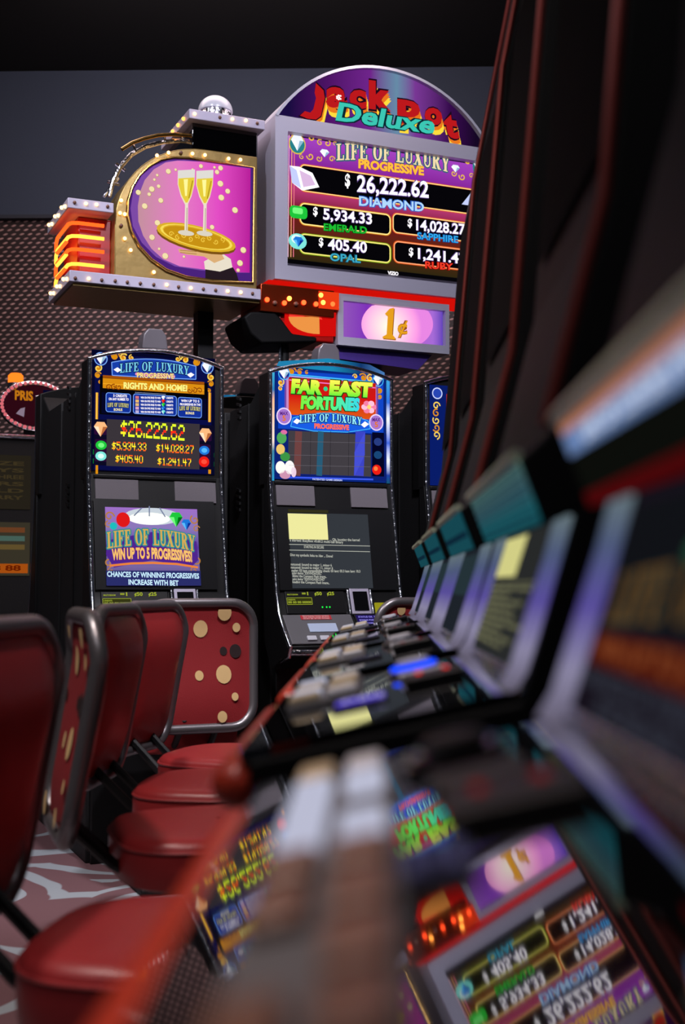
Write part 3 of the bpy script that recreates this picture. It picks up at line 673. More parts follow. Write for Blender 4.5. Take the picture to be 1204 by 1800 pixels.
# gold mirror face and body
xr, xl = X(*z1(1090, 600)).x, X(*z1(485, 800)).x
zt_, zb_ = X(*z1(800, 428)).z, X(*z1(800, 1010)).z
def dshape(x0, x1, z0, z1_, fr, n=14):
    """straight right and bottom edges, big round upper left"""
    rx, rz = (x1-x0)*fr, (z1_-z0)*fr
    pts = [(x0, z0), (x1, z0), (x1, z1_)]
    for i in range(n+1):
        q = PI/2+PI/2*i/n; pts.append((x0+rx+rx*math.cos(q), z1_-rz+rz*math.sin(q)))
    return pts
MB().m(GOLD).prism(dshape(xl, xr, zb_, zt_, .62), 1, .352, .60).build('gold_body', t, off, bevel=.006)
# picture panel
gx0, gx1 = X(*z1(540, 700)).x, X(*z1(1076, 700)).x
g = G(Plane((0, .346, 0)))
def dp(k, inset=0):
    (l, tp, r, b) = k; cxx, cyy = (740, 732); P = []
    # straight right side, circular left
    P += [(r, 520+inset), (r, b-inset*.2)]
    for i in range(25):
        q = math.radians(95+172*i/24); rx, ry = cxx-l, cyy-tp
        P.append((cxx+rx*math.cos(q), cyy-ry*math.sin(q)))
    return P
outer = [z1(1076, 517), z1(1070, 1003), z1(880, 992)]
for i in range(23):
    q = math.radians(-98-158*i/22-6); outer.append(z1(752+212*math.cos(q), 728-252*math.sin(q)))
outer = [z1(1076, 517), z1(1070, 1003), z1(900, 995), z1(790, 980), z1(705, 950), z1(640, 905), z1(590, 850), z1(556, 785), z1(540, 715), z1(543, 655), z1(560, 600), z1(590, 550), z1(630, 512), z1(680, 485), z1(735, 474), z1(800, 477), z1(900, 490)]
g.poly(outer, em((78, 36, 130), .9), 0)
inner = [z1(1060, 522), z1(1056, 962), z1(1000, 960), z1(860, 948), z1(760, 935), z1(690, 905), z1(640, 860), z1(605, 805), z1(585, 745), z1(583, 680), z1(592, 620), z1(612, 570), z1(650, 525), z1(700, 496), z1(750, 488), z1(850, 492)]
g.poly([z1(1060, 520), z1(1056, 962), z1(1000, 962), z1(850, 952), z1(740, 935), z1(660, 895), z1(600, 835), z1(562, 765), z1(552, 690), z1(565, 610), z1(600, 550), z1(650, 510), z1(710, 488), z1(780, 485)], em((128, 76, 170), .95), 1)
g.poly(inner, grad('rose_backlight', 0, X(*z1(585, 700)).x-off[0], X(*z1(1060, 700)).x-off[0], [(0, (205, 150, 165)), (.35, (238, 130, 205)), (.7, (236, 80, 205)), (1, (190, 30, 160))], .92), 2)
for (bx, by, r) in ((850, 512, 8), (907, 517, 5), (933, 520, 10), (918, 537, 9), (932, 586, 12), (963, 618, 10), (936, 645, 12), (994, 698, 12), (712, 534, 10), (665, 550, 5), (653, 569, 5), (671, 597, 7), (642, 609, 11), (631, 631, 7), (585, 623, 10), (680, 657, 10), (612, 681, 11), (666, 752, 11), (643, 813, 11), (699, 892, 12), (673, 862, 5), (778, 895, 5), (1029, 867, 12), (1015, 922, 12), (1007, 952, 7), (897, 770, 9), (743, 527, 5), (815, 527, 5)):
    c = z1(bx, by); g.ell(c, r/2.408+.5, r/2.408+.5, em((180, 150, 90), 1), 3, n=12); g.ell((c[0]-.3, c[1]-.3), r/2.408, r/2.408, em((240, 222, 170), 1.05), 3.5, n=12)
# sleeve, cuff and hand of the printed picture
g.poly([z1(868, 945), z1(880, 925), z1(985, 940), z1(1000, 965), z1(1010, 1000), z1(868, 992)], em((40, 28, 36), .9), 4)
g.poly([z1(866, 948), z1(862, 915), z1(880, 905), z1(945, 885), z1(975, 905), z1(982, 940), z1(930, 958)], em((235, 225, 205), 1), 5)
g.poly([z1(752, 862), z1(800, 868), z1(860, 868), z1(925, 862), z1(948, 905), z1(905, 922), z1(862, 895), z1(790, 886), z1(758, 878)], em((222, 176, 120), 1), 6)
for yy in (868, 878): g.bar(z1(760, yy), z1(830, yy+6), 1, em((160, 110, 60), 1), 6.5)
g.ell(z1(830, 824), 70, 20, em((130, 84, 20), .9), 7, rot=-7); g.ell(z1(830, 814), 70, 20, em((222, 176, 40), 1), 8, rot=-7); g.ell(z1(830, 813), 64, 17, em((250, 222, 90), 1), 8.6, rot=-7, inner=.93); g.ell(z1(830, 815), 58, 14.5, em((200, 146, 20), 1), 9, rot=-7)
for i in range(9): g.curl(z1(722+i*27, 806+i*3+(6 if i % 2 else -6)), 4.5, em((245, 205, 70), 1), 9.6, i*80)
for x0, y0 in ((786, 0), (864, 2)):
    w_ = 37
    def Z(x, y): return z1(x0+x, y+y0)
    g.poly([Z(-36, 532), Z(36, 528), Z(34, 590), Z(22, 640), Z(6, 676), Z(-6, 676), Z(-24, 640), Z(-37, 590)], em((240, 228, 190), 1), 10)
    g.poly([Z(-33, 565), Z(33, 562), Z(31, 592), Z(20, 636), Z(4, 668), Z(-4, 668), Z(-21, 636), Z(-34, 592)], em((232, 206, 60), 1), 11)
    g.poly([Z(-12, 570), Z(6, 569), Z(2, 640), Z(-6, 640)], em((250, 240, 150), 1.1), 11.5)
    g.poly([Z(-36, 532), Z(36, 528), Z(35, 562), Z(-35, 566)], em((225, 222, 215), 1), 11.7)
    g.bar(Z(26, 575), Z(10, 650), 2, em((180, 150, 30), 1), 11.8)
    g.poly([Z(-6, 672), Z(7, 672), Z(5, 790), Z(-9, 790)], em((236, 224, 204), 1), 12); g.bar(Z(2, 690), Z(0, 785), 1.2, em((170, 150, 140), 1), 12.4)
    g.ell(Z(-2, 797), 14, 4.5, em((222, 214, 196), 1), 12.6)
lab(g.build('picture_panel', t, off), 'pink backlit panel printed with two champagne flutes on a gold tray')
# raised gilt edge around the picture
e = MB().m(BRASS); e.tube([Plane((0, .343, 0)).X(*p) for p in outer], .007, 8, closed=True); e.build('gilt_edge', t, off)
bulbs(Plane((0, .350, 0)), [(*z1(x, y), BULB) for x, y in ((663, 467), (712, 455), (813, 459), (866, 465), (966, 480), (1016, 485), (512, 657), (507, 710), (527, 715), (527, 818), (552, 867), (650, 960))]+[(*z1(765, 455), BULBDIM), (*z1(512, 763), BULBDIM)], t, off)
# curved rail over the top
def rail(dy, r, pts, mat, name, yy):
    m = MB().m(mat); m.tube([Plane((0, yy, 0)).X(*z1(*p)) for p in pts], r, 8); return m.build(name, t, off)
rail(0, .009, [(515, 440), (560, 412), (610, 394), (670, 380), (740, 376), (860, 386), (1000, 400)], BRASS, 'rail', .40)
rail(0, .011, [(462, 640), (478, 575), (508, 515), (555, 462), (615, 428), (690, 408), (760, 402), (850, 410), (1040, 425)], CHROME, 'rail', .46)
for p, q in (((560, 412), (575, 445)), ((695, 378), (700, 408)), ((770, 378), (775, 406)), ((970, 397), (972, 425))):
    rail(0, .006, [p, q], CHROME, 'rail_bracket', .43)
for p, q in (((440, 640), (500, 560)), ((490, 500), (530, 530)), ((455, 575), (505, 590))): rail(0, .008, [p, q], CHROME, 'edge_strut', .50)
# bottom strip
def strip(name, c0, c1, c2, c3, mat, y0, y1):
    """box whose front face is given by four survey points; returns front plane"""
    A = [Plane((0, y0, 0)).X(*z1(*c)) for c in (c0, c1, c2, c3)]
    x0, x1 = (A[0].x+A[3].x)/2, (A[1].x+A[2].x)/2; ztop = (A[0].z+A[1].z)/2; zbot = (A[2].z+A[3].z)/2
    MB().m(mat).box(x0, x1, y0, y1, zbot, ztop).build(name, t, off, bevel=.004); return x0, x1, zbot, ztop
bx0, bx1, bz0, bz1 = strip('bottom_strip', (292, 958), (1105, 1022), (1105, 1072), (296, 1002), SILVER, .30, .78)
PB = Plane((0, .30, 0))
bulbs(PB, [(*z1(x, y), BULB if l else BULBDIM) for x, y, l in ((318, 985, 0), (375, 987, 1), (430, 993, 0), (487, 997, 0), (538, 1002, 0), (593, 1007, 0), (650, 1012, 0), (705, 1013, 1), (755, 1022, 0), (807, 1027, 1), (860, 1031, 0), (912, 1036, 0), (963, 1040, 1), (1018, 1045, 1), (1068, 1050, 0))], t, off, .008, .004)
PL = Plane((bx0, 0, 0), (0, -1, 0), (0, 0, 1))
zc = (bz0+bz1)/2
bulbs(PL, [(Vector((bx0, .34+i*.075, zc+(.008 if i % 2 else -.008))), 0, BULB) for i in range(6)], t, off, .009, .004)
MB().m(GOLD).box(bx0+.02, bx1, .32, .76, bz0-.012, bz0).build('underside_plate', t, off)
# neon box
nx0, nx1, nz0, nz1 = strip('top_strip', (285, 643), (482, 665), (482, 706), (288, 690), SILVER, .31, .78)
bulbs(Plane((0, .31, 0)), [(*z1(x, y), BULB if l else BULBDIM) for x, y, l in ((315, 665, 0), (363, 670, 1), (408, 674, 1), (455, 682, 0))], t, off, .008, .004)
PL2 = Plane((nx0, 0, 0), (0, -1, 0), (0, 0, 1)); zc2 = (nz0+nz1)/2
bulbs(PL2, [(Vector((nx0, .35+i*.075, zc2+(.008 if i % 2 else -.008))), 0, BULB) for i in range(6)], t, off, .009, .004)
REDWALL = pbr('red_enamel', (150, 12, 10), .3, spec=.6)
nb = MB().m(REDWALL).box(nx0+.07, nx1+.02, .42, .74, bz1, nz0); nb = nb.build('neon_box', t, off, bevel=.01)
NEON = em((255, 70, 20), 3.2, True); NEONC = em((255, 150, 50), 3.5, True)
PF = Plane((0, .375, 0))
for k, (zy, mt) in enumerate(((757, NEON), (812, NEONC), (868, NEON), (930, NEONC))):
    z = PF.X(*z1(380, zy)).z; xa = PF.X(*z1(440, zy)).x; xb = nx0+.025
    pth = [(xa, .375, z), (xb+.04, .375, z), (xb+.012, .385, z), (xb, .41, z), (xb, .66, z), (xb, .69, z-.02), (xb, .69, z-.055), (xb, .66, z-.072), (xb, .45, z-.072)]
    MB().m(mt).tube(pth, .0085, 10).build('neon_tube', nb, off)
# upper cap with dome
ux0, ux1, uz0, uz1 = strip('upper_strip', (800, 268), (1122, 315), (1122, 352), (802, 312), SILVER, .32, .80)
bulbs(Plane((0, .32, 0)), [(*z1(x, y), BULB if l else BULBDIM) for x, y, l in ((823, 290, 1), (930, 305, 0), (983, 312, 1), (1040, 318, 1), (1088, 330, 0))], t, off, .008, .004)
PL3 = Plane((ux0, 0, 0), (0, -1, 0), (0, 0, 1))
bulbs(PL3, [(Vector((ux0, .40+i*.09, (uz0+uz1)/2)), 0, ORBULB) for i in range(3)], t, off, .009, .004)
MB().m(GLOSS).box(ux0+.03, ux1-.02, .37, .76, zt_-.02, uz0).build('dark_riser', t, off, bevel=.006)
dc = Plane((0, .52, 0)).X(*z1(912, 270)); 
dm = MB().m(CHROME).lathe([(.082, 0), (.084, .02), (.076, .05), (.078, .085)], (dc.x, .52, uz1), 28).build('dome_base', t, off)
prof = [(.084*math.cos(PI/2*i/10)+.0005, .084*math.sin(PI/2*i/10)*.9) for i in range(11)]
MB().m(pbr('frosted_dome', (180, 186, 196), .25, spec=.7)).lathe([(.084, -.004)]+prof, (dc.x, .52, uz1+.085), 28).build('dome', dm, off)

# --- jackpot sign
PT = Plane((0, .30, 0)); X = PT.X
tx0, tx1 = X(484, 201).x, X(864, 300).x; tz1, tz0 = X(*z2(140, 310)).z, X(*z2(130, 1048)).z
off = ((tx0+tx1)/2, .45, 0)
t = fthing('jackpot_sign', 'arched overhead jackpot sign with a progressive prize screen in a silver frame', 'sign', off)
MB().m(BLACK).box((tx0+tx1)/2-.12, (tx0+tx1)/2+.12, .62, .78, 0, tz0-.1).build('column', t, off, bevel=.01)
fr = MB().m(ALU)
wv = tx1-tx0; sx0, sz1 = X(*z2(195, 385)).x, X(*z2(195, 385)).z; sz0 = X(*z2(192, 990)).z; sx1 = tx1-(sx0-tx0)
for bxs in ((tx0, sx0, tz0, tz1), (sx1, tx1, tz0, tz1), (sx0, sx1, sz1, tz1), (sx0, sx1, tz0, sz0)): fr.box(bxs[0], bxs[1], .30, .36, bxs[2], bxs[3])
fr.box(tx0, tx1, .36, .55, tz0, tz1)
fr.build('screen_frame', t, off, smooth=0)
# arched head
pk = X(668, 116).z; ch = tx1-tx0-.0; sag = pk-tz1; Rr = (ch*ch/4+sag*sag)/(2*sag); cxm = (tx0+tx1)/2; cz = pk-Rr; th = math.asin(min(1, ch/2/Rr))
arc = [(cxm+Rr*math.sin(-th+2*th*i/32), cz+Rr*math.cos(-th+2*th*i/32)) for i in range(33)]
arc2 = [(cxm+(Rr-.014)*math.sin(-th+2*th*i/32), cz+(Rr-.014)*math.cos(-th+2*th*i/32)) for i in range(33)]
hd = MB().m(RIM)
hd.sheet([(x, .295, z) for x, z in arc], [(x, .56, z) for x, z in arc]); hd.sheet([(x, .295, z) for x, z in arc], [(x, .295, z) for x, z in arc2])
hd.sheet([(x, .295, z) for x, z in arc2], [(x, .33, z) for x, z in arc2]); hd.m(BLACK).prism(arc2, 1, .325, .54)
hd = hd.build('arched_head', t, off, smooth=60)
g = G(Plane((0, .321, 0)))
PX = g.p
gm = grad('purple_sweep', 0, -.52, .52, [(0, (28, 14, 70)), (.2, (84, 22, 110)), (.42, (120, 40, 150)), (.56, (110, 150, 180)), (.66, (130, 60, 160)), (.85, (60, 14, 84)), (1, (24, 8, 40))], .85)
g.uv([(x, z) for x, z in arc2], gm, 0)
RT, RO = em((188, 24, 28), 1), em((30, 10, 30), .9); YS, OS = em((255, 216, 60), 1.05), em((236, 120, 30), 1)
JP = [z2(*c) for c in ((318, 172), (352, 205), (358, 240), (340, 320), (318, 336), (280, 332), (246, 318), (268, 298), (292, 305), (306, 290), (318, 240), (312, 215))]
for i in range(4): g.poly([(x+1.6*(4-i), y+3.2*(4-i)) for x, y in JP], YS if i < 2 else OS, 3+i*.6)
jc = (sum(p[0] for p in JP)/12, sum(p[1] for p in JP)/12)
g.poly([(jc[0]+(x-jc[0])*1.13, jc[1]+(y-jc[1])*1.08) for x, y in JP], RO, 6); g.poly(JP, RT, 8)
for s, p, q, h in (('a', (572, 186), (609, 188), 46), ('c', (612.7, 187), (642.7, 190), 42), ('k', (647, 189), (686, 194), 47), ('p', (697, 202), (737, 207), 40), ('o', (745, 216), (776, 220), 40), ('t', (781, 239), (806, 243), 43)):
    M = text_mesh(s, .05); sl = {'J': .12, 't': -.15}.get(s, 0)
    g.put(text_mesh(s, .10), p, q, h, RO, 6, slant=sl); g.put(M, p, q, h, RT, 8, slant=sl)
    for i in range(1, 5): g.put(text_mesh(s, .06), (p[0]+1.2*i, p[1]+4*i), (q[0]+1.2*i, q[1]+4*i), h*.98, YS if i > 2 else OS, 5-i*.6, slant=sl)
g.txt('Deluxe', (588, 212), (760, 236), 32, em((60, 200, 180), 1), 12, bold=.03, out=em((10, 40, 50), .9), outw=.075, slant=.22)
for i in range(7):
    q = i*2*PI/7; g.ell((594+(4 if i else 0)*math.cos(q), 173+3.4*math.sin(q)), 1.7, 1.5, em((255, 240, 235), 2), 13)
lab(g.build('head_panel', hd, off), 'purple backlit arch lettered in red and teal')
# prize screen
g = G(Plane((0, .345, 0)))
g.rect((505.5, 230.5), (868, 503), BLACKG, 0)
zz = [PX.X(600, y).z for y in (470, 240)]
g.uv([(sx0, sz0+.045), (sx1, sz0+.045), (sx1, sz1-.004), (sx0, sz1-.004)], grad('violet_screen', 2, sz0, sz1, [(0, (10, 40, 16)), (.25, (90, 40, 20)), (.45, (120, 20, 30)), (.6, (190, 60, 120)), (.8, (140, 40, 160)), (1, (170, 70, 200))], .95), 1)
for xx, c in ((508, (230, 180, 200)), (513, (250, 170, 120)), (517.5, (240, 120, 140))): g.bar((xx, 232), (xx-2, 452), 1.6, em(c, 1), 1.5)
for c, r, ro, fl in (((548, 243), 8, 0, 1), ((562, 251), 6, 60, 1), ((575, 252), 7, 120, -1), ((588, 253), 4, 20, 1), ((545, 275), 7, 180, 1), ((560, 279), 6, 40, -1), ((583, 280), 6, 0, 1), ((530, 276), 5, 90, 1), ((795, 272), 7, 0, 1), ((808, 277), 8, 80, -1), ((822, 284), 8, 20, 1), ((834, 286), 5, 120, 1), ((812, 311), 7, 160, 1), ((797, 305), 6, 20, -1), ((828, 309), 5, 20, 1)):
    g.curl(c, r, em((240, 190, 50), 1), 2.5, ro, fl)
g.ell((522, 254), 16, 18, em((40, 130, 140), 1), 3); g.ell((522, 254), 16, 18, em((230, 190, 70), 1), 3.5, inner=.88); g.gem((522, 252), 12, 14, GEMS['diamond'], 4.5)
g.ell((840, 294), 12, 17, em((40, 130, 140), 1), 3); g.gem((840, 293), 10, 14, GEMS['diamond'], 4.5)
g.gem((570, 270), 9, 7, GEMS['diamond'], 4); g.gem((800, 297), 9, 7, GEMS['diamond'], 4)
g.ser('LIFE OF LUXURY', (590, 283), (788, 304), 30, em((240, 218, 170), 1.05), 8, out=em((40, 96, 120), 1), ow=2.2, arch=9)
g.txt('PROGRESSIVE', (628, 296), (743, 309), 15, em((255, 190, 60), 1.05), 12, bold=.05, out=em((150, 30, 70), 1))
def pbox(a, b, c1, c2):
    g.rect(a, b, BLACKG, 4, r=.025); g.frame((a[0]-2, a[1]-2), (b[0]+2, b[1]+2), .010, em(c1, 1), 4.6, r=.03); g.frame((a[0]-.5, a[1]-.5), (b[0]+.5, b[1]+.5), .005, em(c2, 1.1), 5.2, r=.027)
pbox((527, 289), (856, 381), (220, 90, 60), (255, 220, 130))
pbox((527, 357), (685, 414), (230, 150, 40), (255, 240, 150)); pbox((690, 375), (856, 430), (235, 90, 40), (255, 220, 140))
pbox((527, 411), (685, 463), (150, 190, 40), (255, 230, 130)); pbox((692, 424), (856, 480), (230, 90, 30), (255, 170, 120))
def amount(s, a, b, h, d): g.txt(s, a, b, h, WHT, 9, bold=.022, out=em((120, 90, 170), .8), outw=.05); g.txt('$', d, (d[0]+8 if h < 25 else d[0]+9, d[1]), h*.74, WHT, 9, bold=.03)
amount('26,222.62', (626, 337), (752, 348), 29, (605, 328)); amount('5,934.33', (566.6, 386), (652.5, 395), 19, (549, 379))
amount('14,028.27', (730, 405), (816, 413), 19, (715, 399)); amount('405.40', (575, 439), (643.5, 445), 19, (559, 433)); amount('1,241.47', (733, 455), (818, 465), 19, (717, 450))
for s, a, b, h, c, o in (('DIAMOND', (629, 362), (743, 373), 16, (180, 220, 255), (40, 90, 190)), ('EMERALD', (567, 406), (643, 412), 12, (30, 190, 50), (0, 70, 10)), ('SAPPHIRE', (731, 421), (803, 428), 12, (50, 170, 240), (10, 50, 120)),
                         ('OPAL', (578, 459), (632, 463), 13, (60, 170, 200), (10, 60, 80)), ('RUBY', (745, 472), (794, 476), 12, (245, 60, 40), (110, 0, 0))):
    g.txt(s, a, b, h, em(c, 1), 13, bold=.025, out=em(o, 1), outw=.08)
g.poly([(508, 292), (525, 294), (548, 305), (560, 330), (530, 336), (512, 322)], WHT, 8); g.poly([(525, 300), (545, 310), (553, 326), (532, 330)], em((225, 190, 230), 1), 8.6); g.poly([(508, 292), (520, 300), (528, 332), (512, 322)], PALE, 8.4)
g.poly([(838, 337), (826, 340), (810, 360), (838, 364)], PALE, 8)
g.rect((508, 361), (539, 387), GEMS['emerald'][0], 8, r=.02); g.rect((513, 365), (531, 378), GEMS['emerald'][1], 8.6, r=.01)
g.ell((522, 425), 17, 14, GEMS['opal'][0], 8); g.ell((520, 421), 10, 8, GEMS['opal'][1], 8.6); g.gem((523, 426), 10, 9, GEMS['sapphire'], 9)
g.rect((505.5, 454), (868, 504), BLACKG, 3) if 0 else None
g.txt('VIZIO', (680, 483), (699, 485), 6, WHT, 8, bold=.05)
lab(g.build('prize_screen', t, off), 'lit violet prize screen with white dollar amounts')
# red lamp housing under the screen
lx0, lx1 = X(462, 520).x, X(592, 530).x
hz0 = X(*z2(90, 1190)).z
REDLIT = grad('red_lit_plastic', 2, hz0, tz0, [(0, (150, 30, 10)), (.5, (240, 40, 10)), (1, (150, 10, 6))], .9)
MB().m(em((220, 16, 8), .9, True)).box(tx0-.02, tx1, .33, .5, tz0-.022, tz0-.001).build('red_light_strip', t, off)
lh = MB().m(pbr('red_mirror', (150, 50, 20), .25, .8)).box(lx0, lx1, .33, .62, hz0, tz0-.022).build('lamp_housing', t, off, bevel=.004)
PR = Plane((0, .33, 0))
bulbs(PR, [(*z2(x, y), m) for x, y, m in ((100, 1145, REDBULB), (135, 1160, BULBDIM), (178, 1160, REDBULB), (200, 1140, ORBULB), (230, 1165, BULBDIM), (265, 1158, REDBULB), (320, 1165, REDBULB), (342, 1125, ORBULB), (352, 1158, ORBULB), (395, 1165, REDBULB))], lh, off, .012, .004)
g = G(Plane((0, .328, 0)))
g.rect((560, 511), (596, 545), em((236, 60, 20), 1), 0)
g.build('red_glow_panel', lh, off)
qz0 = X(*z2(180, 1310)).z
MB().m(pbr('red_cowl', (170, 14, 10), .3)).box(X(497, 560).x, X(596, 560).x, .36, .6, qz0, hz0).build('red_cowl', t, off, bevel=.01)
g = G(Plane((0, .357, 0)))
g.poly([z2(180, 1200), z2(412, 1203), z2(410, 1310), z2(180, 1308)], em((214, 14, 12), .95, True), 0)
g.poly([z2(200, 1203)]+[z2(200+150*i/8, 1225+10*math.sin(i)) for i in range(9)]+[z2(335, 1210)], em((250, 60, 50), 1.1), 1)
g.poly([z2(335, 1222), z2(337, 1300)]+[z2(337-140*math.sin(PI/2*i/8), 1222+78*math.cos(PI/2*i/8)) for i in range(9)], em((240, 150, 70), 1), 2)
g.build('amber_glow_panel', t, off)
MB().m(pbr('black_bracket_paint', (7, 7, 8), .6, spec=.15)).prism([(X(*z2(a, b)).x, X(*z2(a, b)).z) for a, b in ((10, 1215), (40, 1190), (150, 1190), (185, 1230), (230, 1290), (340, 1305), (340, 1330), (90, 1335), (40, 1290))], 1, .34, .64).build('black_bracket', t, off, bevel=.01)
for xx in (200, 222):
    a_, b_ = X(*z2(xx, 1325)), X(*z2(xx, 1425)); MB().m(CHROME if xx == 200 else BLACK).tube([a_+Vector((0, .12, 0)), b_+Vector((0, .12, 0))], .008 if xx == 200 else .02, 10).build('support_rod', t, off)
# penny sign
PQ = Plane((0, .34, 0)); A, Bq = PQ.X(*z2(420, 1115)), PQ.X(*z2(922, 1390))
C_, D_ = PQ.X(*z2(445, 1148)), PQ.X(*z2(905, 1352))
f = MB().m(ALU)
for q in ((A.x, C_.x, Bq.z, A.z), (D_.x, Bq.x, Bq.z, A.z), (C_.x, D_.x, C_.z, A.z), (C_.x, D_.x, Bq.z, D_.z)): f.box(q[0], q[1], .34, .40, q[2], q[3])
f.box(A.x, Bq.x, .40, .58, Bq.z, A.z)
pf = f.build('penny_frame', t, off, smooth=0)
g = G(Plane((0, .37, 0)))
cc = Plane((0, .37, 0)).X(692, 568)
g.uv([(C_.x-.004, D_.z-.004), (D_.x+.004, D_.z-.004), (D_.x+.004, C_.z+.004), (C_.x-.004, C_.z+.004)], grad('violet_to_pink', 0, C_.x-off[0], D_.x-off[0], [(0, (150, 90, 190)), (.25, (130, 50, 190)), (.6, (200, 90, 210)), (.9, (170, 110, 220)), (1, (100, 70, 190))], .95), 0)
g.ell((698, 571), 62, 48, grad('pink_glow', 0, 0, .19, [(0, (255, 245, 235)), (.35, (255, 225, 235)), (.75, (255, 170, 225)), (1, (240, 140, 220))], 1.1, True, (cc.x-off[0]-.04, cc.y-off[1], cc.z-.06)), 1) if 0 else None
r0 = Plane((0, .37, 0))
qs = [r0.P(698+63*math.cos(i*PI/24), 570+46*math.sin(i*PI/24)) for i in range(48)]
qs = [(min(max(u, C_.x), D_.x), min(max(v, D_.z), C_.z)) for u, v in qs]
g.uv(qs, grad('pink_glow', 0, 0, .19, [(0, (255, 250, 225)), (.35, (255, 215, 225)), (.75, (255, 165, 225)), (1, (225, 130, 220))], 1.1, True, (cc.x-off[0]-.03, cc.y-off[1], cc.z-off[2]-.02)), 1)
OC = em((232, 160, 30), 1); OO = em((150, 80, 20), 1)
one = [(676, 552), (684, 543), (692, 541), (689, 588), (694, 594), (694, 597), (672, 595), (672, 592), (679, 588), (681, 556)]
g.poly([(x+1.5, y+1.5) for x, y in one], OO, 2); g.poly(one, OC, 3)
g.txt('\u00a2', (698, 586), (716, 587), 25, OC, 5, bold=.015, out=OO, outw=.05)
lab(g.build('penny_panel', pf, off), 'pink backlit panel with a gold one-cent mark')
MB().m(pbr('violet_reflection', (70, 50, 130), .3)).prism([(A.x+.01, Bq.z-.004), (Bq.x-.08, Bq.z-.004), (Bq.x-.16, Bq.z-.085), (A.x+.01, Bq.z-.06)], 1, .38, .60).build('reflection_violet_skirt', t, off)  # violet of the reflected sign put into the skirt's base colour

# ------------------------------------------------------------------ far left machine in another row
wp = Vector((-1.97*_cy-7.3*_sy, -1.97*_sy+7.3*_cy, 0)); yF = (MFI @ wp).y
PZ = Plane((0, yF, 0)); X = PZ.X
fx1 = X(50, 900).x+.06; fx0 = fx1-.52; off = ((fx0+fx1)/2, yF+.3, 0)
t = fthing('slot_machine', 'slot machine at the far left edge with two dim screens and an oval beaded topper', 'slot machine', off)
tz = X(30, 768).z
MB().m(CABINET).box(fx0, fx1, yF, yF+.6, 0, tz).build('cabinet', t, off, bevel=.008)
c = MB().m(CHROME).tube([(fx0+.01, yF-.01, X(3, 1040).z), (fx0+.01, yF-.01, tz)], .012, 10); c.tube([(fx1-.01, yF-.01, X(3, 1040).z), (fx1-.01, yF-.01, tz)], .012, 10); c.tube([(fx0, yF-.01, tz), (fx1, yF-.01, tz)], .014, 10)
c.build('chrome_trim', t, off)
g = G(Plane((0, yF-.004, 0)), px=False); P_ = PZ.P
q0, q1 = P_(17, 800)[1], P_(17, 895)[1]
g.rect((fx0+.05, q0), (fx1-.05, q1), em((52, 46, 36), .5), 0)
for i in range(6): g.txt(('PRIZE', 'PAYS', 'ANY THREE', 'BARS', 'WILD', 'CHERRY')[i], (fx0+.09, q0-.06-i*.04), (fx1-.09, q0-.06-i*.04), .022, em((78, 66, 42), .55), 1)
g.build('upper_screen', t, off)
g = G(Plane((0, yF-.004, 0)), px=False); q0, q1 = P_(17, 918)[1], P_(17, 1012)[1]
g.rect((fx0+.05, q0), (fx1-.05, q1), em((70, 64, 50), .6), 0)
for i in range(3): g.rect((fx0+.08, q0-.03-i*.05), (fx1-.08, q0-.06-i*.05), em(((120, 70, 40), (80, 110, 100), (110, 90, 50))[i], .7), 1)
g.rect((fx0+.06, q1+.07), (fx1-.06, q1+.015), em((190, 90, 20), .7), 1); g.txt('88 88 88', (fx0+.1, q1+.03), (fx1-.1, q1+.03), .03, em((110, 30, 0), .8), 2)
g.build('lower_screen', t, off)
oc = X(62, 713); orx, orz = abs(X(62, 713).x-X(3, 713).x), abs(X(62, 713).z-X(62, 673).z)
n = 40; ovl = [(oc.x+orx*math.cos(2*PI*i/n), oc.z+orz*math.sin(2*PI*i/n)) for i in range(n)]
tp = MB().m(BLACK).prism(ovl, 1, yF+.02, yF+.12).build('oval_topper', t, off, smooth=40)
MB().m(CHROME).tube([(x, yF+.012, z) for x, z in ovl], .016, 8, closed=True).build('chrome_ring', tp, off)
for i in range(n):
    if i == 0: b0 = MB().m(em((225, 110, 120), .9)).sphere((0, 0, 0), .011, 8).build('bead', tp); b = b0
    else: b = b0.copy(); COL.objects.link(b); b.parent = tp
    b.location = Vector((ovl[i][0], yF-.004, ovl[i][1]))-Vector(off)
g = G(Plane((0, yF+.016, 0)))
g.ell((60, 713), 50, 32, em((50, 10, 22), .8), 0); g.txt('PRIS', (26, 702), (58, 704), 14, em((200, 120, 20), .9), 1, bold=.04); g.poly([(36, 718), (44, 716), (42, 733), (28, 727)], em((150, 130, 150), .8), 1)
g.build('topper_face', tp, off)
MB().m(BLACK).box(oc.x-.05, oc.x+.05, yF+.04, yF+.1, tz, oc.z-orz*.9).build('topper_post', t, off)
bq = X(31, 672); bl = MB().m(CHROME).lathe([(.05, -.03), (.05, 0)], (bq.x, yF+.07, oc.z+orz-.0), 16).build('beacon_base', t, off)
MB().m(em((255, 120, 30), 1.6, True)).lathe([(.045, 0), (.045, .045), (.03, .06)], (bq.x, yF+.07, oc.z+orz), 16).build('beacon', bl, off)

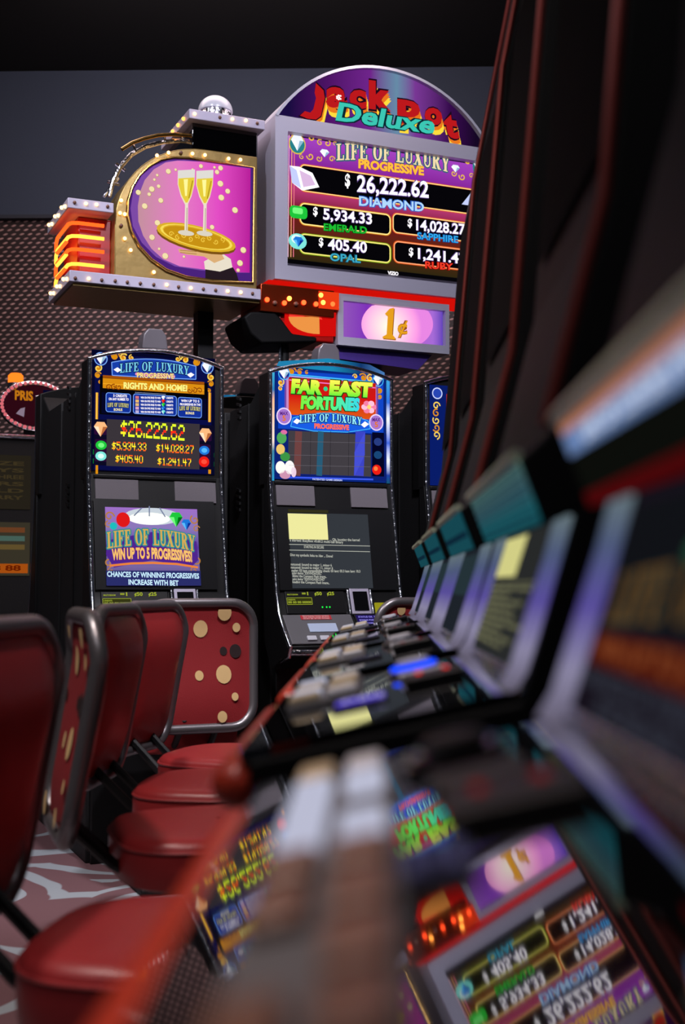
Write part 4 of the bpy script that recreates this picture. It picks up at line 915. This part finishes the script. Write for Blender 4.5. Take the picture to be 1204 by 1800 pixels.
# ------------------------------------------------------------------ chairs
def back_x(z):
    q = min(max((z-.60)/.40, 0), 1); return -.322+.055*q*q*(3-2*q)-.10*max(z-1.0, 0)
def back_outline(n=9, grow=0.0):
    """outline (y, z) of the padded back, wide top with round corners, narrower round bottom"""
    P = []
    for cy, cz, r, a0 in ((.125, .990, .092, 0), (-.125, .990, .092, 90), (-.112, .712, .09, 180), (.112, .712, .09, 270)):
        for i in range(n+1):
            q = math.radians(a0+90*i/n); P.append((cy+(r+grow)*math.cos(q), cz+(r+grow)*math.sin(q)))
    return P
def make_chair(label, group):
    t = thing('casino_chair', label, 'chair', (0, 0, 0), 0, group)
    O = back_outline()
    MB().m(TUBE).tube([(back_x(z), y, z) for y, z in O], .0185, 12, closed=True).build('frame_tube', t, smooth=60)
    # padded front: rings bulging forward
    def pad(name, mat, sgn, depth, dots=None):
        m = MB().m(mat); rings = []; cy, cz = 0, .85
        for k in range(7):
            f = 1-k/6; b = depth*math.sin(min(1, (1-f)*1.5)*PI/2)
            rings.append([(back_x(cz+(z-cz)*f*.955)+sgn*(.004+b), (y-cy)*f*.955, cz+(z-cz)*f*.955) for y, z in O])
        n = len(O); vs = [p for r in rings for p in r]; fs = []
        for k in range(6):
            for i in range(n): fs.append((k*n+i, k*n+(i+1) % n, (k+1)*n+(i+1) % n, (k+1)*n+i))
        m.add(vs, fs)
        if dots:
            for y0, z0, r, mt in dots:
                v = []
                for i in range(16):
                    y, z = y0+r*.88*math.cos(i*PI/8), z0+r*math.sin(i*PI/8)
                    z = max(min(z, 1.058), .635); v.append((back_x(z)+sgn*(depth+.0062), y, z))
                m.m(mt).add([(back_x(z0)+sgn*(depth+.0066), y0, z0)]+v, [(0, 1+i, 1+(i+1) % 16) for i in range(16)])
        return m.build(name, t, smooth=50)
    lab(pad('backrest', VINYL, 1, .035), 'shiny plain red vinyl padding')
    D = []
    for x, y, r, c in ((768, 88, 18, 0), (963, 92, 26, 0), (880, 150, 27, 0), (1006, 147, 15, 0), (768, 232, 15, 1), (958, 232, 14, 1), (1000, 233, 22, 1), (870, 318, 16, 0), (955, 316, 29, 0), (990, 397, 13, 0), (752, 470, 24, 0), (943, 467, 18, 0)):
        D.append((-(x-878)*.00112, 1.068-(y-70)*.00102, r*.00118, DOTBLACK if c else CREAM))
    lab(pad('back_panel', FABRIC, -1, .012, D), 'red fabric with cream and black dots')
    # seat: rounded cushion
    m = MB().m(VINYL); n = 32; rings = []
    for f, z in ((.90, .515), (.99, .525), (1.0, .55), (1.0, .588), (.985, .609), (.94, .620), (.80, .626), (.5, .629), (.02, .630)):
        R_ = []
        for i in range(n):
            a = 2*PI*i/n; c, s = math.cos(a), math.sin(a); e = .62
            R_.append((.03+.235*f*math.copysign(abs(c)**e, c), .225*f*math.copysign(abs(s)**e, s), z))
        rings.append(R_)
    m.add([p for r in rings for p in r], [(k*n+i, k*n+(i+1) % n, (k+1)*n+(i+1) % n, (k+1)*n+i) for k in range(len(rings)-1) for i in range(n)]+[tuple(range(n))[::-1]])
    s = m.build('seat', t, smooth=60)
    pth = []
    for i in range(n):
        a = 2*PI*i/n; c, q = math.cos(a), math.sin(a); pth.append((.03+.234*math.copysign(abs(c)**.62, c), .224*math.copysign(abs(q)**.62, q), .600))
    MB().m(pbr('red_piping', (160, 50, 52), .4)).tube(pth, .004, 6, closed=True).build('piping', s)
    # upright brackets, pedestal, base
    b = MB().m(BLACK)
    for y in (-.07, .07): b.tube([(back_x(.64)-.0, y, .66), (-.215, y, .56), (-.15, y, .52), (.0, y, .515)], .013, 8)
    b.build('back_bracket', t)
    MB().m(BLACK).lathe([(.06, .03), (.045, .08), (.045, .46), (.12, .50), (.13, .525)], (.03, 0, 0), 20).build('pedestal', t)
    MB().m(CABINET).prism([(-.20, -.19), (.26, -.19), (.26, .19), (-.20, .19)], 2, 0, .03).build('base_plate', t, bevel=.01)
    r = MB().m(TUBE); r.tube([(.10, -.16, .03), (.24, -.16, .20), (.24, .16, .20), (.10, .16, .03)], .011, 8); r.build('footrest', t)
    return t
GC = 'red casino chairs along the near row'
ch = make_chair('nearest red chair at the left frame edge, cut off by it', GC)
ch.location = (-.315, 1.95, 0); ch.rotation_euler = (0, 0, math.radians(-6))
dup(ch, (-.43, 3.43, 0), math.radians(-5), 'red chair mostly hidden between the thick-tubed dotted back and the purple-sheened back')
dup(ch, (-.45, 4.0, 0), math.radians(-16), 'red vinyl chair with purple sheen on its back, next to the dotted chair back')
dup(ch, (-.375, 2.82, 0), math.radians(20), 'second chair from the left, swivelled away, its dotted back and thick grey tube in view')
px_ = fworld(.27, -.45, 0)
dup(ch, px_, ANG+PI/2, 'red chair seen from behind, cream dots on its back, before the gold jackpot machine')
px_ = fworld(1.235, -.44, 0)
dup(ch, px_, ANG+PI/2, 'red chair of which only the top edge shows, above the near row of buttons')

# ------------------------------------------------------------------ near row of slot machines on the right
DZ0, DSL = 1.03, .2217
def dz(x): return DZ0+DSL*x
EDGE = grad('column_reflection', 2, 1.05, 1.22, [(0, (112, 104, 122)), (.25, (170, 164, 200)), (.5, (110, 96, 190)), (.75, (96, 110, 150)), (1, (130, 150, 150))], .62)  # glow painted on the columns for signs reflected in their chrome
LAV = pbr('lavender_chrome', (190, 184, 214), .14, .9)
def near_machine(y0, label, screen, panel, W=.55, lit=False, fx=-.12):
    t = thing('slot_machine', label, 'slot machine', (.3, y0+W/2, 0), 0, 'near row of slot machines')
    off = (.3, y0+W/2, 0)
    sh = lambda m: m.xf(lambda p: p+Vector((0, y0, 0)))
    body = [(.06, 0), (.06, .85), (fx+.06, .90), (fx+.01, .955), (fx+.01, dz(fx+.01)-.012), (.130, dz(.13)-.012), (.180, 1.215), (.152, 1.203), (.130, 1.262), (.158, 1.287), (.215, 1.50), (.284, 2.25), (.42, 2.95), (.66, 2.95), (.66, 0)]
    m = MB().m(pbr('black_near_cabinet', (10, 10, 11), .6, spec=.2)).prism(body, 1, 0, W); sh(m).build('cabinet', t, off, smooth=0, bevel=.004)
    P = Plane((0, y0+W, DZ0), (0, -1, 0), (1, 0, DSL)); k = math.hypot(1, DSL)
    def slab(u0, u1, x0, x1, w0, w1, mat, name, parent=None, bev=.003, r=0):
        q = [(u0, x0*k), (u1, x0*k), (u1, x1*k), (u0, x1*k)]; mm = MB().m(mat)
        mm.add([P.at(u, v, w0) for u, v in q]+[P.at(u, v, w1) for u, v in q], [(0, 1, 2, 3), (4, 5, 6, 7), (0, 1, 5, 4), (1, 2, 6, 5), (2, 3, 7, 6), (3, 0, 4, 7)])
        return mm.build(name, parent or t, off, smooth=0, bevel=bev)
    dk = slab(.004, W-.004, fx, .134, -.012, 0, GLOSS, 'deck_glass', None, .003)
    ar = MB().m(REFLRED); n = 12
    rr = 1.35 if fx > -.1 else 1; az = dz(fx)-.032*rr; ar.tube([(fx-.002, y, az) for y in (.0, .008, .022, W-.022, W-.008, W)], [.008*rr, .019*rr, .023*rr, .023*rr, .019*rr, .008*rr], 16); sh(ar).build('reflection_roll', t, off, smooth=60)  # red roll stands in for the chairs reflected in the chrome front edge
    # u runs from the far end (0) to the near end (W); buttons fill the far half
    b0, b1, nr = (-.047, .012, 8) if fx > -.1 else (-.095, -.012, 5)
    bp = slab(.06, .06+nr*.064, b0, b1, 0, .006, GREY, 'button_panel', dk) if nr == 8 else slab(.02, .28, b0, b1, 0, .006, GREY, 'button_panel', dk)
    LITB, DIMB = em((206, 208, 232), .8), pbr('cream_button', (200, 178, 140), .3)
    BRN = pbr('brown_button', (120, 84, 68), .35)
    cw = (b1-b0)/2; uo, st_ = (.066, .064) if nr == 8 else (.027, .051)
    for i in range(nr):
        for j in range(2):
            if (i*2+j) % 7 == 5: continue
            mt = BRN if nr == 8 and i > 3 else LITB if (i in (1, 2, 3) if nr == 8 else (i+j) % 3 == 0) else (WHITEPL if (i+j) % 2 else DIMB)
            slab(uo+i*st_, uo+i*st_+st_*.76, b0+.004+j*cw, b0+j*cw+cw-.004, .006, .014, mt, 'button', bp)
    def disc(u, x, r, w0, w1, mat, name, parent):
        c0, c1 = P.at(u, x*k, w0), P.at(u, x*k, w1); mm = MB().m(mat).tube([c0, c0+(c1-c0)*.8, c1], [r, r, r*.85], 24); return mm.build(name, parent, off, smooth=40)
    sp = disc(.10, .052, .034, 0, .008, CHROME if fx < -.1 else GLOSS, 'spin_button', dk)
    disc(.10, .052, .029, .008, .012, em((20, 70, 255), 1.6, True) if lit else (CHROME if fx < -.1 else GLOSS), 'blue_ring', sp); disc(.10, .052, .021, .011, .018, WHITEPL if fx < -.1 else BLACK, 'white_cap', sp)
    slab(.16, .20, .032, .085, 0, .008, WHITEPL if fx < -.1 else BLACK, 'cash_out_button', dk)
    tk = slab(.225, .30, .035, .10, 0, .01, BLACK, 'ticket_slot', dk)
    slab(.245, .265, .05, .056, .0095, .011, em((255, 30, 20), 1.2) if lit else DKRED, 'red_led', tk, 0)
    slab(.245, .265, .08, .086, .0095, .011, em((255, 40, 30), 1.2) if lit else DKRED, 'red_led', tk, 0)
    mx = .0 if fx < -.1 else .026; md = slab(.325, .39, -.04+mx, .015+mx, 0, .004, BLACK, 'info_display', dk, .001)
    g = G(Plane(P.at(0, 0, .0045), P.U, P.V), px=False)
    g.rect((.329, (.013+mx)*k), (.386, (-.037+mx)*k), em((96, 80, 220), .9, True) if lit else em((40, 38, 62), .6), 0)
    for i in range(5): g.txt('HOST LINK READY', (.332, (.006+mx-.009*i)*k), (.332+(.05, .035, .045, .03, .04)[i], (.006+mx-.009*i)*k), .005, em((225, 215, 255), 1.0) if lit else em((110, 105, 150), .6), 1)
    g.build('display_text', md, off)
    # rear rail and screen columns
    MB().m(CHROME).tube([(.134, y0+.01, dz(.134)+.008), (.134, y0+W-.01, dz(.134)+.006)], .006, 10).build('rear_rail', t, off)
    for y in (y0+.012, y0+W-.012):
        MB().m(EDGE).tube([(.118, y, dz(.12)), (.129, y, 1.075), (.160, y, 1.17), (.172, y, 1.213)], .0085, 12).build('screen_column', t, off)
    SP = Plane((.1285, y0+W, 1.066), (0, -1, 0), (.050, 0, .152))
    g = G(SP, px=False); screen(g, W); lab(g.build('game_screen', t, off), screen.__doc__)
    LP = Plane((.1505, y0+W, 1.204), (0, -1, 0), (-.022, 0, .059))
    g = G(LP, px=False); panel(g, W); lab(g.build('lower_marquee', t, off), panel.__doc__)
    cr = MB().m(pbr('pale_lip', (206, 214, 186), .35)).tube([(.128, y0+.004, 1.265), (.128, y0+W-.004, 1.265)], .006, 8); cr.build('marquee_lip', t, off)
    for y in (y0+.006,):
        MB().m(pbr('reflection_red_trim', (150, 66, 60), .35, .7)).tube([(.155, y, 1.292), (.210, y, 1.50), (.279, y, 2.25), (.415, y, 2.945)], .007, 10).build('edge_trim', t, off)  # chrome edge with the signs' red reflection put into its base colour
    g = G(Plane((.2108, y0+W, 1.52), (0, -1, 0), (.069, 0, .75)), px=False)
    g.rect((.05, .70), (W-.05, .04), pbr('matte_door', (6, 6, 6), .8, spec=.04), 0); g.build('upper_door', t, off)
    return t
def scr_dim(g, W):
    """dim game screen with gold lettering"""
    g.rect((.04, .152), (W-.04, .004), em((34, 28, 40), .5), 0)
    g.rect((.05, .142), (W-.05, .062), em((28, 30, 36), .45), 1)
    g.ell((.30, .106), .07, .012, em((60, 120, 90), .4), 2)
    g.ser('LIFE OF LUXURY', (.09, .062), (W-.09, .062), .032, em((130, 92, 44), .55), 4, out=em((30, 60, 60), .5), ow=.002, arch=.006)
    g.rect((.06, .056), (W-.06, .036), em((110, 34, 20), .45), 2); g.txt('WIN UP TO 5 PROGRESSIVES!', (.09, .041), (W-.09, .041), .012, em((170, 90, 50), .5), 4)
    g.txt('CHANCES OF WINNING PROGRESSIVES', (.07, .023), (W-.07, .023), .010, em((80, 84, 100), .4), 4); g.txt('INCREASE WITH BET', (.14, .009), (W-.14, .009), .010, em((80, 84, 100), .4), 4)
def scr_boot(g, W):
    """boot-text screen with a pale yellow square"""
    g.rect((.03, .152), (W-.03, .002), em((44, 46, 46), .8), 0)
    g.rect((.04, .148), (.26, .098), em((220, 216, 140), .9), 1)
    tx = em((150, 150, 110), .8)
    for i in range(9): g.txt('nstuxnel: bound to major 1, minor 6 ok', (.05, .082-i*.008), (.05+(.40, .22, .36, .3, .33, .42, .25, .36, .3)[i], .082-i*.008), .005, tx, 2)
    g.bar((.04, .09), (.5, .09), .001, tx, 2)
def scr_slate(g, W):
    """dark slate screen"""
    g.rect((.03, .152), (W-.03, .002), em((36, 42, 50), .7), 0)
    g.rect((.05, .142), (W-.05, .07), em((44, 60, 66), .7), 1)
def pan_bright(g, W):
    """lit panel in peach, pale blue and dark bands"""
    g.rect((0, .063), (W, .053), em((224, 146, 112), .6), 0); g.rect((0, .053), (W, .037), em((120, 150, 205), .7), 0)
    g.txt('LIFE OF LUXURY PROGRESSIVE BONUS', (.08, .041), (W-.05, .041), .008, em((225, 235, 255), .9), 2)
    g.rect((0, .037), (W, .010), em((20, 22, 18), .5), 0); g.rect((0, .010), (W, .0), em((110, 14, 18), .45), 0)
def pan_teal(g, W):
    """teal lit panel with fine dark lines"""
    g.rect((0, .063), (W, .0), grad('teal_panel', 2, 1.2, 1.27, [(0, (20, 70, 84)), (.3, (40, 120, 130)), (.55, (70, 110, 120)), (.8, (90, 130, 126)), (1, (170, 184, 150))], .6), 0)
    for i in range(6): g.rect((.01, .058-i*.009), (W-.01, .055-i*.009), em((20, 50, 74), .6), 1)
def pan_sea(g, W):
    """plain dim teal lit panel"""
    g.rect((0, .063), (W, .0), em((26, 84, 96), .7), 0); g.rect((.02, .03), (W-.02, .02), em((18, 50, 70), .6), 1)
for k, (lb, sc, pn) in enumerate((('nearest slot machine, its glossy black deck mirroring the lit signs', scr_dim, pan_bright),
                                  ('second slot machine of the near row, blue ring button and boot text under teal panel', scr_boot, pan_teal),
                                  ('third slot machine of the near row, slate screen under a plain teal panel', scr_slate, pan_sea),
                                  ('fourth slot machine of the near row, small and blurred beyond the teal panels', scr_slate, pan_sea),
                                  ('last slot machine of the near row, nearest to the little red chair top', scr_slate, pan_sea))):
    if k == 0: near_machine(.18, lb, sc, pn, .69, False, -.078)
    else: near_machine(.36+.75*k, lb, sc, pn, .55, k == 1)
